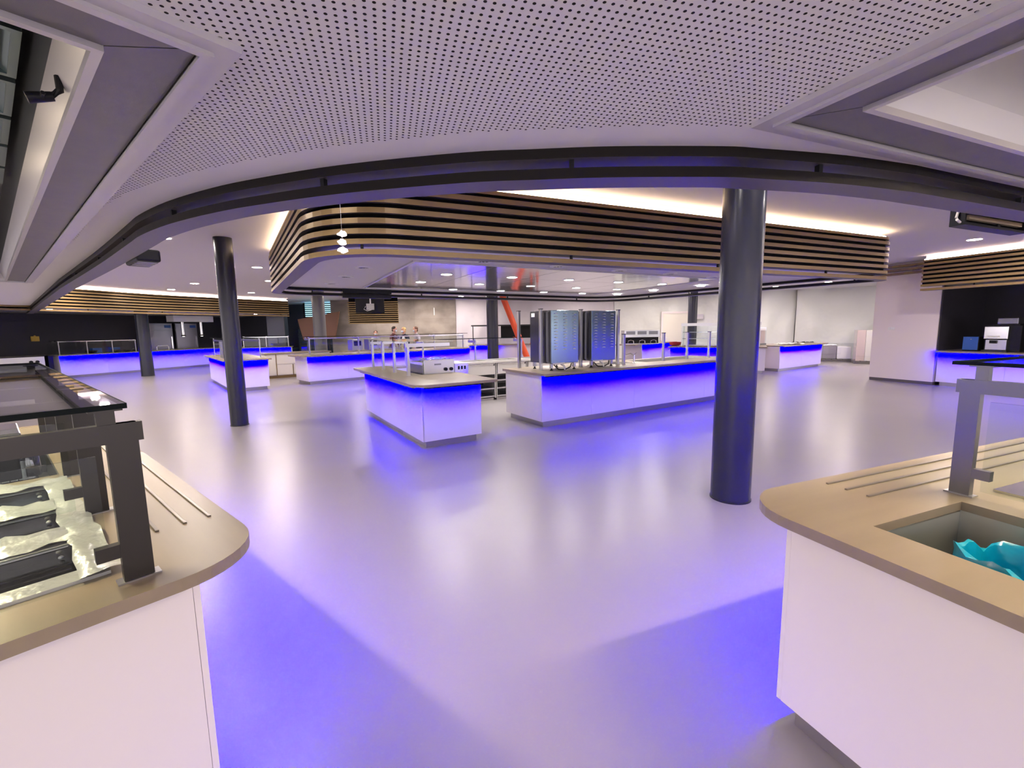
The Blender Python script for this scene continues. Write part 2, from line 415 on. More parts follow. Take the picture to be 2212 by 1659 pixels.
# ------------------------------------------------------------------ extraction hoods let into the lowered ceiling
def ring(mb, L, W, i0, i1, z0, z1):
    """rectangular ring between insets i0 and i1"""
    o = [(i0, i0), (L - i0, i0), (L - i0, W - i0), (i0, W - i0)]; n = [(i1, i1), (L - i1, i1), (L - i1, W - i1), (i1, W - i1)]
    return mb.sweep(n, o, z0, z1, closed=True)
def hood(label, h, inner_mat, louvres):
    (ox, oy), a, L, Wd = h; s = 1 if Wd > 0 else -1; W = abs(Wd)
    t = thing('extraction_hood', label, 'hood', (ox, oy, SOFF), ang(a))
    def bld(mb, name, m, **k):
        if s < 0: mb.v = [(x, -y, z) for x, y, z in mb.v]
        return mb.build(name, m, t, **k)
    bld(ring(MB(), L, W, -0.03, 0.055, -0.022, 0.03), 'outer_frame', 'hood_frame')
    bld(ring(MB(), L, W, 0.03, 0.062, -0.034, -0.022), 'frame_bead', 'hood_frame')
    g0, g1, d = 0.062, 0.262, 0.004
    for q in (((g0 + d, g0), (L - g0 - d, g0), (L - g1 - d, g1), (g1 + d, g1)), ((L - g0, g0 + d), (L - g0, W - g0 - d), (L - g1, W - g1 - d), (L - g1, g1 + d)),
              ((L - g0 - d, W - g0), (g0 + d, W - g0), (g1 + d, W - g1), (L - g1 - d, W - g1)), ((g0, W - g0 - d), (g0, g0 + d), (g1, g1 + d), (g1, W - g1 - d))):
        bld(MB().prism(list(q), -0.012, 0.004), 'grille_panel', 'mesh_metal')
    bld(ring(MB(), L, W, 0.262, 0.29, -0.03, 0.02), 'inner_frame', 'hood_frame')
    wall = MB()
    o = [(0.29, 0.29), (L - 0.29, 0.29), (L - 0.29, W - 0.29), (0.29, W - 0.29)]
    i = [(0.345, 0.335), (L - 0.345, 0.335), (L - 0.345, W - 0.335), (0.345, W - 0.335)]
    zt = 0.12 if louvres else 0.10
    vs = [(*q, 0.0) for q in o] + [(*q, zt) for q in i]
    wall.add(vs, [(k, (k + 1) % 4, 4 + (k + 1) % 4, 4 + k) for k in range(4)])
    bld(wall, 'sloped_collar', 'hood_frame' if louvres else 'hood_white', fix=False)
    top = MB()
    zz = 0.50
    vs = [(*q, zt) for q in i] + [(*q, zz) for q in i]
    top.add(vs, [(k, (k + 1) % 4, 4 + (k + 1) % 4, 4 + k) for k in range(4)] + [(4, 5, 6, 7)])
    bld(top, 'plenum', inner_mat, fix=False)
    if louvres:
        base = None
        for c in range(6):
            for r in range(2):
                x0 = 0.50 + c * 0.56; y0 = 0.37 + r * 0.44
                cas = bld(ring(MB(), 0.5, 0.42, 0, 0.03, 0.30, 0.34), 'filter_cassette', 'filter') if base is None else share(base, t)
                if base is None:
                    base = cas; blade = None
                cas.location = (x0, y0, 0)
                for q in range(9):
                    if blade is None:
                        blade = MB().add([(0.03, 0, 0.305), (0.47, 0, 0.305), (0.47, 0.034, 0.33), (0.03, 0.034, 0.33), (0.03, 0, 0.309), (0.47, 0, 0.309), (0.47, 0.034, 0.334), (0.03, 0.034, 0.334)],
                                         [(0, 3, 2, 1), (4, 5, 6, 7), (0, 1, 5, 4), (1, 2, 6, 5), (2, 3, 7, 6), (3, 0, 4, 7)]).build('louvre_blade', 'filter', cas)
                        b = blade
                    else: b = share(blade, cas)
                    b.location = (0, 0.03 + q * 0.041, 0)
    # strip lamps inside the plenum
    x = 0.5
    while x < min(L - 0.9, 4.0):
        y0 = W - 0.66
        bld(MB().box(x, x + 0.9, y0, y0 + 0.12, 0.215, 0.26), 'lamp_housing', 'hood_frame')
        for yy in (y0 - 0.004, y0 + 0.12): bld(MB().box(x, x + 0.9, yy, yy + 0.004, 0.15, 0.26), 'lamp_skirt', 'hood_frame')  # unseen skirts added to keep lamp light off the collar
        q = MB().add([(x + 0.01, y0 + 0.01, 0.213), (x + 0.89, y0 + 0.01, 0.213), (x + 0.89, y0 + 0.11, 0.213), (x + 0.01, y0 + 0.11, 0.213)], [(3, 2, 1, 0) if s > 0 else (0, 1, 2, 3)])
        bld(q, 'strip_lamp', 'hood_lamp', fix=False); x += 1.15
    return t
hood_a = hood('long extraction hood with louvred filters above the counter with the black hot plates', HOODS[0], 'hood_inner', True)
hood_b = hood('extraction hood with a plain white inside above the counter with the blue bag', HOODS[1], 'hood_white', False)
# little black spot bracket fixed to the collar of the first hood
sp = thing('spotlight', 'small black spot bracket on the frame of the louvred hood', 'spotlight', (-1.70, 1.80, SOFF + 0.035), R(140))
MB().tube([(0, 0, 0.03), (0, 0.0, -0.02), (0.01, 0.03, -0.05)], 0.012, 8).build('arm', 'black', sp)
MB().tube([(0.01, 0.02, -0.045), (0.02, 0.09, -0.07)], [0.016, 0.02], 10).build('lamp_head', 'black', sp, smooth=True)
MB().tube([(-0.03, 0.05, -0.055), (0.03, 0.05, -0.06)], 0.007, 6).build('knob', 'black', sp)

# ------------------------------------------------------------------ slatted canopies
def canopy(name, label, path, closed, nslat, cove, cove_mat, z0=Z0, brack=2.4, inward=1, soffit=True, top=None):
    t = thing(name, label, 'canopy')
    inn = offset(path, SLAT_D * inward, closed); mid = offset(path, 0.06 * inward, closed); mid2 = offset(path, 0.10 * inward, closed)
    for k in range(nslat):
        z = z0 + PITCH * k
        MB().sweep(inn if k < 2 else mid, path, z, z + SLAT_H, closed, face_mi=1, under_mi=2).build('slat', ['slat_back_shaded', 'slat', 'slat_under'], t)
    ztop = z0 + PITCH * nslat
    MB().sweep(mid2, mid, z0 + 0.15, ztop + 0.0, closed).build('fascia', 'backing', t)
    if soffit:
        MB().prism(offset(path, 0.075 * inward, closed), z0 + 0.15, z0 + 0.17).build('soffit', 'soffit', t)
    MB().sweep(mid2, offset(path, 0.015 * inward, closed), ztop - 0.01, ztop + 0.03, closed).build('cove_ledge', 'slat', t)
    if cove:
        MB().sweep(offset(path, 0.075 * inward, closed), offset(path, 0.06 * inward, closed), ztop + 0.035, ztop + 0.06, closed).build('cove_light', cove_mat, t)
        MB().sweep(offset(path, 0.16 * inward, closed), offset(path, 0.12 * inward, closed), ztop - 0.02, CEIL, closed).build('cove_back', 'soffit', t)
    n = len(path); acc = brack * 0.6
    for i in range(n if closed else n - 1):
        p0, p1 = Vector(path[i]), Vector(path[(i + 1) % n]); d = (p1 - p0).length; e = (p1 - p0).normalized(); pos = 0
        while acc + (d - pos) >= brack:
            pos += brack - acc; acc = 0; q = p0 + e * pos
            for k in range(1 if k0 else nslat - 1):
                z = z0 + PITCH * k + SLAT_H
                b = MB().box(-0.011, 0.011, 0.02 * inward, 0.05 * inward, z, z + PITCH - SLAT_H).build('bracket', 'black', t)
                b.location = (q.x, q.y, 0); b.rotation_euler = (0, 0, math.atan2(e.y, e.x))
        acc += d - pos
    return t
k0 = True
OVAL = round_poly([(-1.85, 4.26), (6.98, 8.08), (3.0, 13.9), (-4.85, 9.0)], [0.95, 0.35, 1.2, 0.6], 10)
oval = canopy('slatted_canopy', 'large rounded slatted bronze canopy hanging above the central islands', OVAL, True, 7, True, 'cove_warm')
LEFTP = catmull([(-15.2, 11.6), (-14.3, 13.2), (-13.75, 15.0), (-13.3, 16.8), (-12.5, 18.4), (-11.6, 20.0), (-10.7, 21.5)], 5)
canopy('slatted_canopy', 'bronze slatted canopy along the dark wall behind the far buffet counter', LEFTP, False, 7, True, 'cove_pink', soffit=False)
tag(MB().prism(offset(LEFTP, 0.08) + [(-16, 26), (-21, 26), (-23, 12)], Z0 + 0.15, Z0 + 0.17).build('trim_1', 'panel_grey'), None, kind='structure')
RB = (0.362, -0.932)
rp = [(9.98, 10.9), (9.98 + RB[0] * 10, 10.9 + RB[1] * 10)]
canopy('slatted_canopy', 'bronze slatted canopy above the bar with the coffee machine', rp, False, 7, True, 'cove_pink', soffit=False)
tag(MB().prism([(10.1, 10.9), (10.1 + RB[0] * 10, 10.9 + RB[1] * 10), (10.1 + RB[0] * 10 + 3, 10.9 + RB[1] * 10 + 1.2), (13.1, 12.1)], Z0 + 0.15, Z0 + 0.17).build('trim_2', 'panel_grey'), None, kind='structure')

# mirror-like service panels let into the soffit of the central canopy
GA, GB = (0.886, 0.464), (-0.464, 0.886)
def G(o, s, t): return (o[0] + GA[0] * s + GB[0] * t, o[1] + GA[1] * s + GB[1] * t)
GO = (-1.25, 5.95)
gp = thing('ceiling_panel_set', 'shiny metal ceiling panels set in the soffit of the central canopy', 'ceiling panel', (GO[0], GO[1], SOFF), ang(GA))
for i in range(5):
    for j in range(3):
        box('metal_panel', 'gloss_panel', gp, i * 1.19 + 0.006, i * 1.19 + 1.184, 0.05 + j * 1.25, 0.05 + j * 1.25 + 1.24, -0.012, 0.0)
ring(MB(), 5.99, 3.86, -0.04, 0.0, -0.02, 0.0).build('trim_frame', 'hood_frame', gp)

# ------------------------------------------------------------------ lights in the ceilings
def lamp(name, label, x, y, z, r, m, group, cat='downlight'):
    t = thing(name, label, cat, (x, y, z), 0, group)
    MB().lathe([(r + 0.018, 0.0), (r + 0.018, -0.008), (r, -0.010), (r, 0.0)], 24, cap=False).build('rim', 'white', t, smooth=True)
    MB().lathe([(r, -0.006), (r * 0.99, -0.004)], 24).build('lens', m, t)
    return t
d0 = lamp('downlight', 'bright round downlight in the upper ceiling', -5.77, 7.58, CEIL, 0.11, 'lamp_warm', 'round downlights in the upper ceiling')
d0['label'] = 'bright round downlight nearest the black unit on the dark slatted edge'
for x, y, lb in ((-7.87, 9.26, 'second bright downlight along the dark slatted edge, right by the black unit'), (-9.81, 10.91, 'third bright downlight along the dark slatted edge'),
             (-11.8, 12.58, 'fourth bright downlight along the dark slatted edge'), (-13.3, 13.9, 'last downlight along the dark slatted edge, by the glowing cove'),
             (-10.09, 14.36, 'bright downlight between the two slim columns, nearer the cove of the far slats'), (-12.2, 16.14, 'bright downlight just in front of the far glowing cove'),
             (-10.36, 17.92, 'bright downlight close to the cove, right beside the nearer slim column'), (-6.21, 11.08, 'bright downlight beside the rounded tip of the central canopy'),
             (9.11, 8.89, 'bright downlight in front of the canopy over the coffee bar')):
    dup(d0, (x, y, CEIL), None, lb)
# unseen downlights hidden by the canopies, added to brighten the back of the hall
for x, y in ((13.6, 16.4), (11.2, 18.9), (7.2, 20.4), (3.4, 20.8), (-4.4, 21.6), (-6.6, 22.3), (-2.4, 21.6), (8.0, 5.9), (10.6, 13.8), (8.2, 16.6), (5.4, 18.6), (1.5, 17.2), (-3.0, 15.2), (-7.5, 14.0), (-3.2, 18.5), (12.2, 17.2), (-6.6, 18.8)):
    dup(d0, (x, y, CEIL), None, 'unseen round downlight added to brighten the hall, hidden by the canopies', 'added unseen downlights behind the canopies')
# smaller unseen downlights added behind the slatted edge to brighten the floor and islands
e0 = lamp('downlight', 'small unseen downlight added along the slatted edge, hidden by the lowered ceiling', -3.6, 4.95, CEIL, 0.085, 'lamp_small', 'added unseen downlights behind the slatted edge')
for x, y in ((-2.2, 3.75), (-0.6, 3.05), (0.9, 2.95), (2.4, 3.25), (4.4, 4.1), (6.4, 5.0)): dup(e0, (x, y, CEIL))
o0 = None
rows = ['row nearest the far columns', 'row nearest the ovens', 'middle row', 'back row']
for j, row in enumerate(((-1, 0, 1, 2, 3, 4), (-1, 0, 1, 2, 3, 4), (-1, 0, 1, 2, 3), (0, 1, 2, 3))):
    for i in row:
        if j == 0: p = (0.03 + 1.065 * i, 7.86 + 0.56 * i)
        elif j == 1: p = (-0.62 + 1.05 * i, 8.95 + 0.57 * i)
        elif j == 2: p = (-0.20 - 0.03 + 1.055 * i, 10.61 - 0.02 + 0.57 * i)
        else: p = (0.1 + 1.05 * i, 11.75 + 0.55 * i)
        if j == 3: continue
        lb = 'small round downlight number %s from the rounded end in the %s under the central canopy' % (['one', 'two', 'three', 'four', 'five', 'six'][i + 1], ['first', 'second', 'third'][j])
        if o0 is None: o0 = lamp('downlight', lb, p[0], p[1], SOFF - 0.012, 0.085, 'lamp_small', 'small downlights under the central canopy')
        else: dup(o0, (p[0], p[1], SOFF - 0.012), None, lb)
v0 = None
for k, (x, y) in enumerate(((-2.1, 6.46), (-2.74, 7.5), (-3.39, 8.52), (-0.36, 6.08), (0.71, 6.68), (1.76, 7.27), (2.78, 7.82), (3.81, 8.44))):
    lb = 'white round ceiling vent under the canopy, %s' % ['nearest the rounded slatted corner', 'second along the short side', 'third along the short side', 'first along the long slatted side',
          'second along the long slatted side', 'third along the long slatted side', 'fourth along the long slatted side', 'last before the big column'][k]
    if v0 is None:
        v0 = thing('ceiling_vent', lb, 'vent', (x, y, SOFF), 0, 'round vents under the central canopy')
        MB().lathe([(0.12, 0), (0.12, -0.012), (0.075, -0.016), (0.075, 0)], 24, cap=False).build('ring', 'white', v0, smooth=True)
        for q in (-1, 0, 1): MB().box(q * 0.045 - 0.016, q * 0.045 + 0.016, -0.03, 0.03, -0.012, 0).build('slot', 'black', v0)
        MB().lathe([(0.075, -0.004), (0.074, -0.002)], 20).build('disc', 'white', v0)
    else: dup(v0, (x, y, SOFF), None, lb)

# ------------------------------------------------------------------ columns
def column(label, x, y, r, m='column', top=CEIL):
    t = thing('round_column', label, 'column', (x, y, 0), 0, 'round columns')
    MB().lathe([(r, 0.012), (r, top)], 40).build('shaft', m, t, smooth=True)
    MB().lathe([(r + 0.006, 0), (r + 0.006, 0.014), (r, 0.016)], 40).build('floor_collar', 'black_metal', t, smooth=True)
    return t
column('thick dark column standing in the open floor before the long island', 2.05, 4.0, 0.172)
column('slim dark column in front of the small buffet counter', -4.85, 7.68, 0.14)
column('dark column in front of the far buffet counter by the dark wall', -14.36, 17.3, 0.21)
column('grey column behind the long glass guard, by the brown slanted panel', -7.72, 17.9, 0.24, 'column_grey')
column('dark column at the back beside the orange pipe', -0.78, 18.6, 0.24)
column('thin dark column before the white plastic sheeting', 8.25, 20.2, 0.2)

# ------------------------------------------------------------------ counters
WT = 0.90; WU = 0.86
def keyhole(outer, hole):
    a = sum(outer[i][0] * outer[(i + 1) % len(outer)][1] - outer[(i + 1) % len(outer)][0] * outer[i][1] for i in range(len(outer)))
    if a < 0: outer = outer[::-1]
    a = sum(hole[i][0] * hole[(i + 1) % len(hole)][1] - hole[(i + 1) % len(hole)][0] * hole[i][1] for i in range(len(hole)))
    if a > 0: hole = hole[::-1]
    best = min(((outer[i][0] - h[0]) ** 2 + (outer[i][1] - h[1]) ** 2, i, j) for i in range(len(outer)) for j, h in enumerate(hole))
    i, j = best[1], best[2]
    return outer[i:] + outer[:i] + [outer[i]] + hole[j:] + hole[:j] + [hole[j]]
def rect(x0, x1, y0, y1): return [(x0, y0), (x1, y0), (x1, y1), (x0, y1)]
def fl(mb, sy):
    if sy < 0: mb.v = [(x, -y, z) for x, y, z in mb.v]
    return mb
def tape(p, q, w, tilt):
    """LED tape from p to q under the worktop, turned towards the panel on its left by tilt"""
    p, q = Vector(p), Vector(q); d = (q - p).normalized(); n = Vector((-d.y, d.x))      # n points at the panel
    c, sn = math.cos(R(tilt)) * w, math.sin(R(tilt)) * w
    zt = WU - 0.003
    a0, a1 = p, q; b0, b1 = p - n * c, q - n * c
    return MB().add([(a0.x, a0.y, zt), (a1.x, a1.y, zt), (b1.x, b1.y, zt - sn), (b0.x, b0.y, zt - sn)], [(0, 1, 2, 3)])
def counter(name, label, org, axis, body, leds='', sy=1, seam=1.25, pin=0.06, off=0.085, skip='', face='panel', group=None, led_w=0.02, led_in=0.0, zb=0.10, tilt=76, cz=None):
    x0, x1, y0, y1 = body
    t = thing(name, label, 'counter', (org[0], org[1], 0), ang(axis), group)
    fl(MB().box(x0 + 0.02, x1 - 0.02, y0 + 0.02, y1 - 0.02, zb, cz or WU - 0.004), sy).build('carcass', 'panel_grey', t)
    fl(MB().box(x0 + pin, x1 - pin, y0 + pin, y1 - pin, 0, zb), sy).build('plinth', 'plinth', t)
    def run(a0, a1, mk):
        n = max(1, round((a1 - a0) / seam)); w = (a1 - a0) / n
        for i in range(n): fl(mk(a0 + i * w + 0.0015, a0 + (i + 1) * w - 0.0015), sy).build('panel', face, t)
    T = 0.019
    if 'f' not in skip: run(x0, x1, lambda p, q: MB().box(p, q, y0, y0 + T, zb, WU - 0.003))
    if 'b' not in skip: run(x0, x1, lambda p, q: MB().box(p, q, y1 - T, y1, zb, WU - 0.003))
    if 'l' not in skip: run(y0 + T, y1 - T, lambda p, q: MB().box(x0, x0 + T, p, q, zb, WU - 0.003))
    if 'r' not in skip: run(y0 + T, y1 - T, lambda p, q: MB().box(x1 - T, x1, p, q, zb, WU - 0.003))
    for sd in leds:
        w = led_w
        if sd == 'f': q = tape((x0 + led_in, y0 - off), (x1 - led_in, y0 - off), w, tilt)
        if sd == 'b': q = tape((x1 - led_in, y1 + off), (x0 + led_in, y1 + off), w, tilt)
        if sd == 'l': q = tape((x0 - off, y1 - led_in), (x0 - off, y0 + led_in), w, tilt)
        if sd == 'r': q = tape((x1 + off, y0 + led_in), (x1 + off, y1 - led_in), w, tilt)
        if sy < 0: q.v = [(x, -y, z) for x, y, z in q.v]; q.f = [f[::-1] for f in q.f]
        q.build('led_strip', 'led_blue', t, fix=False)
    return t
def worktop(label, org, axis, poly, cut=None, sy=1, group=None, m='worktop'):
    t = thing('worktop', label, 'worktop', (org[0], org[1], 0), ang(axis), group)
    if cut:
        # the slab is cut through along the opening's near edge so that each half is a plain outline
        poly = keyhole(poly, rect(*cut))
    fl(MB().prism(poly, WU, WT), sy).build('slab', m, t, bevel=0.0)
    return t
def rails(t, s0, s1, ts, sy=1):
    for y in ts:
        fl(MB().box(s0, s1, y - 0.006, y + 0.006, WT - 0.001, WT + 0.006), sy).build('slide_rail', 'rail', t, bevel=0.002)
def guard(label, org, axis, posts, y0, y1, zt, shelf, sy=1, pane_end=True, group=None, pw=0.06, front=False, m='guard_metal', shelf_z=0.045, end=(0,), back_posts=True):
    """glass guard: posts on the customer side, cross bars to a second row of posts, a glass shelf on short studs, clamped panes"""
    t = thing('glass_guard', label, 'sneeze guard', (org[0], org[1], WT), ang(axis), group)
    H = zt - WT
    for i, x in enumerate(posts):
        for y in ((y0, y1) if back_posts else (y0,)):
            p = fl(MB().box(x - 0.015, x + 0.015, y - pw / 2, y + pw / 2, 0.004, H), sy).build('post', m, t)
            fl(MB().box(x - 0.022, x + 0.022, y - pw * .72, y + pw * .72, 0.0, 0.005), sy).build('foot_plate', 'steel', p)
        fl(MB().box(x - 0.0155, x + 0.0155, y0 - pw / 2 - 0.012, y1 + pw / 2 if back_posts else y0 + 0.35, H - 0.055, H), sy).build('cross_bar', m, t)
        for y in (y0 + 0.03, (y1 - 0.03) if back_posts else y0 + 0.3):
            s = fl(MB().box(x - 0.013, x + 0.013, y - 0.02, y + 0.02, H, H + shelf_z - 0.006), sy).build('stud', m, t)
            fl(MB().box(x - 0.028, x + 0.028, y - 0.036, y + 0.036, H + shelf_z - 0.006, H + shelf_z), sy).build('stud_plate', m, s)
    x0, x1, a, b = shelf
    sh = fl(MB().box(x0, x1, a, b, H + shelf_z, H + shelf_z + 0.013), sy).build('glass_shelf', 'glass_shelf', t)
    e = MB().sweep([(x0 + .001, a + .001), (x1 - .001, a + .001), (x1 - .001, b - .001), (x0 + .001, b - .001)], [(x0 - .001, a - .001), (x1 + .001, a - .001), (x1 + .001, b + .001), (x0 - .001, b + .001)], H + shelf_z - 0.001, H + shelf_z + 0.014, closed=True)
    fl(e, sy).build('polished_edge', 'glass_edge', sh)
    if pane_end:
        for i in end:
            x = posts[i]
            pa = fl(MB().box(x - 0.004, x + 0.004, y0 + 0.06, y1 - 0.06, 0.03, H - 0.085), sy).build('glass_pane', 'glass', t)
            for z in (0.10,):
                fl(MB().box(x - 0.014, x + 0.014, y0 + pw / 2, y0 + 0.088, z - 0.02, z + 0.02), sy).build('clamp', m, pa)
    if front:
        fl(MB().box(posts[0] - 0.02, posts[-1] + 0.02, y0 - 0.014, y0 + 0.014, H - 0.02, H + 0.016), sy).build('top_rail', 'steel_bright', t)
        for i in range(len(posts) - 1):
            fl(MB().box(posts[i] + 0.03, posts[i + 1] - 0.03, y0 - 0.004, y0 + 0.004, 0.04, H - 0.02), sy).build('glass_pane', 'glass', t)
    return t

# --- near counter with the hot plates
counter('serving_counter', 'white serving counter with the hot plates, nearest the louvred hood', LO, LA, (0.07, 3.6, 0.2, 1.0), 'f', pin=0.05, off=0.08, led_in=0.05, tilt=0, led_w=0.011, cz=0.42)
# opening of the hot plates and of the recess behind them, as separate slabs of one worktop
wl = thing('worktop', 'tan worktop with rounded corner and three rails, carrying the hot plates', 'worktop', (LO[0], LO[1], 0), ang(LA))
MB().prism(keyhole(round_poly(rect(0, 1.62, 0, 1.12), [0.26, 0, 0, 0.26], 10), rect(0.24, 1.52, 0.42, 1.0)), WU, WT).build('slab', 'worktop', wl)
MB().prism(keyhole(rect(1.62, 3.7, 0, 1.12), rect(1.72, 2.55, 0.38, 1.0)), WU, WT).build('slab', 'worktop', wl)
rails(wl, 0.45, 3.6, (0.06, 0.14, 0.225))
hp = thing('hot_plate_unit', 'steel drop-in unit with three black glass hot plates under loose film', 'hot plate', (LO[0], LO[1], WT), ang(LA))
fr = MB()
ops = ((0.29, 0.555), (0.735, 0.995), (1.17, 1.435))
xs = [0.21] + [v for o in ops for v in o] + [1.56]
for i in range(0, len(xs), 2): fr.box(xs[i], xs[i + 1], 0.385, 1.03, 0.0, 0.010)
for o in ops: fr.box(o[0], o[1], 0.385, 0.43, 0.0, 0.010); fr.box(o[0], o[1], 0.97, 1.03, 0.0, 0.010)
fr.build('frame', 'film', hp)
for o in ops:
    w = MB(); a, b = o
    w.box(a, a + 0.006, 0.43, 0.97, -0.036, 0.004); w.box(b - 0.006, b, 0.43, 0.97, -0.036, 0.004); w.box(a, b, 0.43, 0.436, -0.036, 0.004); w.box(a, b, 0.964, 0.97, -0.036, 0.004)
    s = w.build('well', 'steel_bright', hp)
    MB().box(a + 0.006, b - 0.006, 0.436, 0.964, -0.036, -0.026).build('glass_plate', 'ceramic_black', s)
    MB().tube([(b - 0.03, 0.45, 0.012), (b - 0.03, 0.95, 0.012)], 0.006, 8).build('rim_bar', 'steel_bright', s)
    MB().ellipsoid((b - 0.035, 0.47, -0.018), (0.008, 0.008, 0.006), 8, 6).build('sensor', 'white', s)
# sheet of crumpled protective film lying on the frame
random.seed(3)
def film_sheet(x0, x1, y0, y1, z, amp, nx, ny, seed):
    rs = np.random.RandomState(seed); vs = []; fs = []
    hz = rs.rand(nx + 1, ny + 1) ** 2 * amp
    for i in range(nx + 1):
        for j in range(ny + 1):
            vs.append((x0 + (x1 - x0) * i / nx + rs.randn() * 0.004, y0 + (y1 - y0) * j / ny + rs.randn() * 0.004, z + hz[i, j]))
    for i in range(nx):
        for j in range(ny): fs.append((i * (ny + 1) + j, (i + 1) * (ny + 1) + j, (i + 1) * (ny + 1) + j + 1, i * (ny + 1) + j + 1))
    return MB().add(vs, fs)
for k, (a, b, c, d) in enumerate(((0.20, 1.58, 0.362, 0.45), (0.565, 0.73, 0.44, 1.0), (1.0, 1.165, 0.44, 1.0), (1.44, 1.58, 0.44, 1.0))):
    film_sheet(a, b, c, d, 0.014, 0.022, 16 if k == 0 else 5, 4 if k == 0 else 12, k).build('protective_film', 'film', hp, smooth=True, fix=False)
# recess behind with a steel drip tray
dt = thing('drip_tray', 'steel tray with wire rack sunk in the worktop behind the hot plates', 'tray', (LO[0], LO[1], WT), ang(LA))
w = MB(); w.box(1.725, 2.545, 0.385, 0.995, -0.16, -0.15)
for q in ((1.72, 1.726, 0.38, 1.0), (2.544, 2.55, 0.38, 1.0), (1.72, 2.55, 0.38, 0.386), (1.72, 2.55, 0.994, 1.0)): w.box(*q, -0.16, -0.005)
w.build('basin', 'steel_dark', dt)
w = MB(); w.box(1.78, 2.3, 0.45, 0.96, -0.05, -0.042)
for q in ((1.78, 1.79, 0.45, 0.96), (2.29, 2.3, 0.45, 0.96), (1.78, 2.3, 0.45, 0.46), (1.78, 2.3, 0.95, 0.96)): w.box(*q, -0.042, -0.01)
w.build('tray', 'steel_bright', dt)
rod = None
for k in range(14):
    if rod is None: rod = MB().tube([(1.80, 0, -0.02), (2.28, 0, -0.02)], 0.004, 6).build('wire', 'steel_bright', dt); o = rod
    else: o = share(rod, dt)
    o.location = (0, 0.52 + k * 0.03, 0)
bx = tag(MB().box(-0.06, 0.06, -0.055, 0.055, 0.0, 0.13).build('black_caddy', 'black', bevel=0.006), 'small black box standing in the steel tray behind the hot plates', 'box')
bx.location = (LO[0] + LA[0] * 1.9 - LA[1] * 0.56, LO[1] + LA[1] * 1.9 + LA[0] * 0.56, WT - 0.016); bx.rotation_euler = (0, 0, ang(LA))
jar = thing('clear_jar', 'clear plastic jar with dark contents beside the black box in the tray', 'jar', (LO[0] + LA[0] * 1.86 - LA[1] * 0.465, LO[1] + LA[1] * 1.86 + LA[0] * 0.465, WT - 0.016))
MB().lathe([(0.03, 0), (0.034, 0.01), (0.03, 0.10), (0.022, 0.12)], 16).build('shell', 'film_clear', jar, smooth=True)
MB().lathe([(0.026, 0.005), (0.026, 0.05)], 16).build('contents', 'black', jar, smooth=True)
guard('dark steel glass guard with a wide shelf above the hot plates', LO, LA, (0.115, 0.87, 1.63, 2.39, 3.1), 0.335, 1.0, 1.37, (0.085, 3.2, 0.32, 1.05), pw=0.07, end=(0, 1))
gf = thing('gastro_pan_stack', 'shiny steel pans wrapped in film on the worktop behind the guard', 'pan', (LO[0] + LA[0] * 2.75 - LA[1] * 0.62, LO[1] + LA[1] * 2.75 + LA[0] * 0.62, WT), ang(LA))
for k in range(3): MB().box(-0.26 + k * 0.006, 0.26 - k * 0.006, -0.16 + k * 0.006, 0.16 - k * 0.006, 0.002 + 0.045 * k, 0.040 + 0.045 * k).build('pan', 'steel_bright', gf, bevel=0.008)

# --- near counter with the waste opening
counter('serving_counter', 'white serving counter with the blue bag opening, nearest the plain hood', RO, RA, (0.07, 4.4, 0.2, 1.2), 'f', sy=-1, pin=0.05, off=0.08, led_in=0.05, tilt=0, led_w=0.011, cz=0.42)
wr = thing('worktop', 'tan worktop with rounded corner, three rails and a waste opening', 'worktop', (RO[0], RO[1], 0), ang(RA))
fl(MB().prism(keyhole(round_poly(rect(0, 0.96, 0, 1.3), [0.25, 0, 0, 0.25], 10), rect(0.22, 0.78, 0.41, 0.95)), WU, WT), -1).build('slab', 'worktop', wr)
fl(MB().prism(keyhole(rect(0.96, 4.5, 0, 1.3), rect(1.08, 1.9, 0.44, 0.98)), WU, WT), -1).build('slab', 'worktop', wr)
rails(wr, 0.5, 4.4, (0.065, 0.145, 0.23), -1)
ch = thing('waste_chute', 'steel lined waste opening in the worktop', 'waste chute', (RO[0], RO[1], WT), ang(RA))
for q in ((0.216, 0.222, 0.41, 0.95), (0.778, 0.784, 0.41, 0.95), (0.216, 0.784, 0.404, 0.41), (0.216, 0.784, 0.95, 0.956)):
    fl(MB().box(*q, -0.42, -0.035), -1).build('liner_plate', 'steel_satin', ch)
fl(MB().box(0.216, 0.784, 0.404, 0.956, -0.43, -0.42), -1).build('base_plate', 'steel_dark', ch)
def bag():
    rs = np.random.RandomState(5); n = 40; vs = []; fs = []
    cx, cy = 0.535, 0.735
    prof = [(1.02, -0.40), (1.04, -0.25), (1.0, -0.135), (0.97, -0.112), (0.90, -0.118), (0.84, -0.17), (0.80, -0.26), (0.6, -0.33), (0.0, -0.34)]
    ph = rs.rand(6) * 6.28
    for j, (f, z) in enumerate(prof):
        for k in range(n):
            a = 2 * math.pi * k / n
            c, s = math.cos(a), math.sin(a)
            rr = 1 / max(abs(c) ** 4 + abs(s) ** 4, 1e-6) ** 0.25
            wob = 1 + 0.03 * math.sin(5 * a + ph[0] + j) + 0.02 * math.sin(11 * a + ph[1] + 2 * j)
            dz = 0.025 * math.sin(3 * a + ph[2]) + 0.012 * math.sin(9 * a + ph[3] + j) + (0.05 * math.exp(-((a - 3.4) / 0.5) ** 2) if 2 <= j <= 5 else 0)
            vs.append((cx + 0.195 * f * rr * c * wob, cy + 0.20 * f * rr * s * wob, z + (dz if j < 7 else 0)))
    for j in range(len(prof) - 1):
        for k in range(n): fs.append((j * n + k, j * n + (k + 1) % n, (j + 1) * n + (k + 1) % n, (j + 1) * n + k))
    return MB().add(vs, fs)
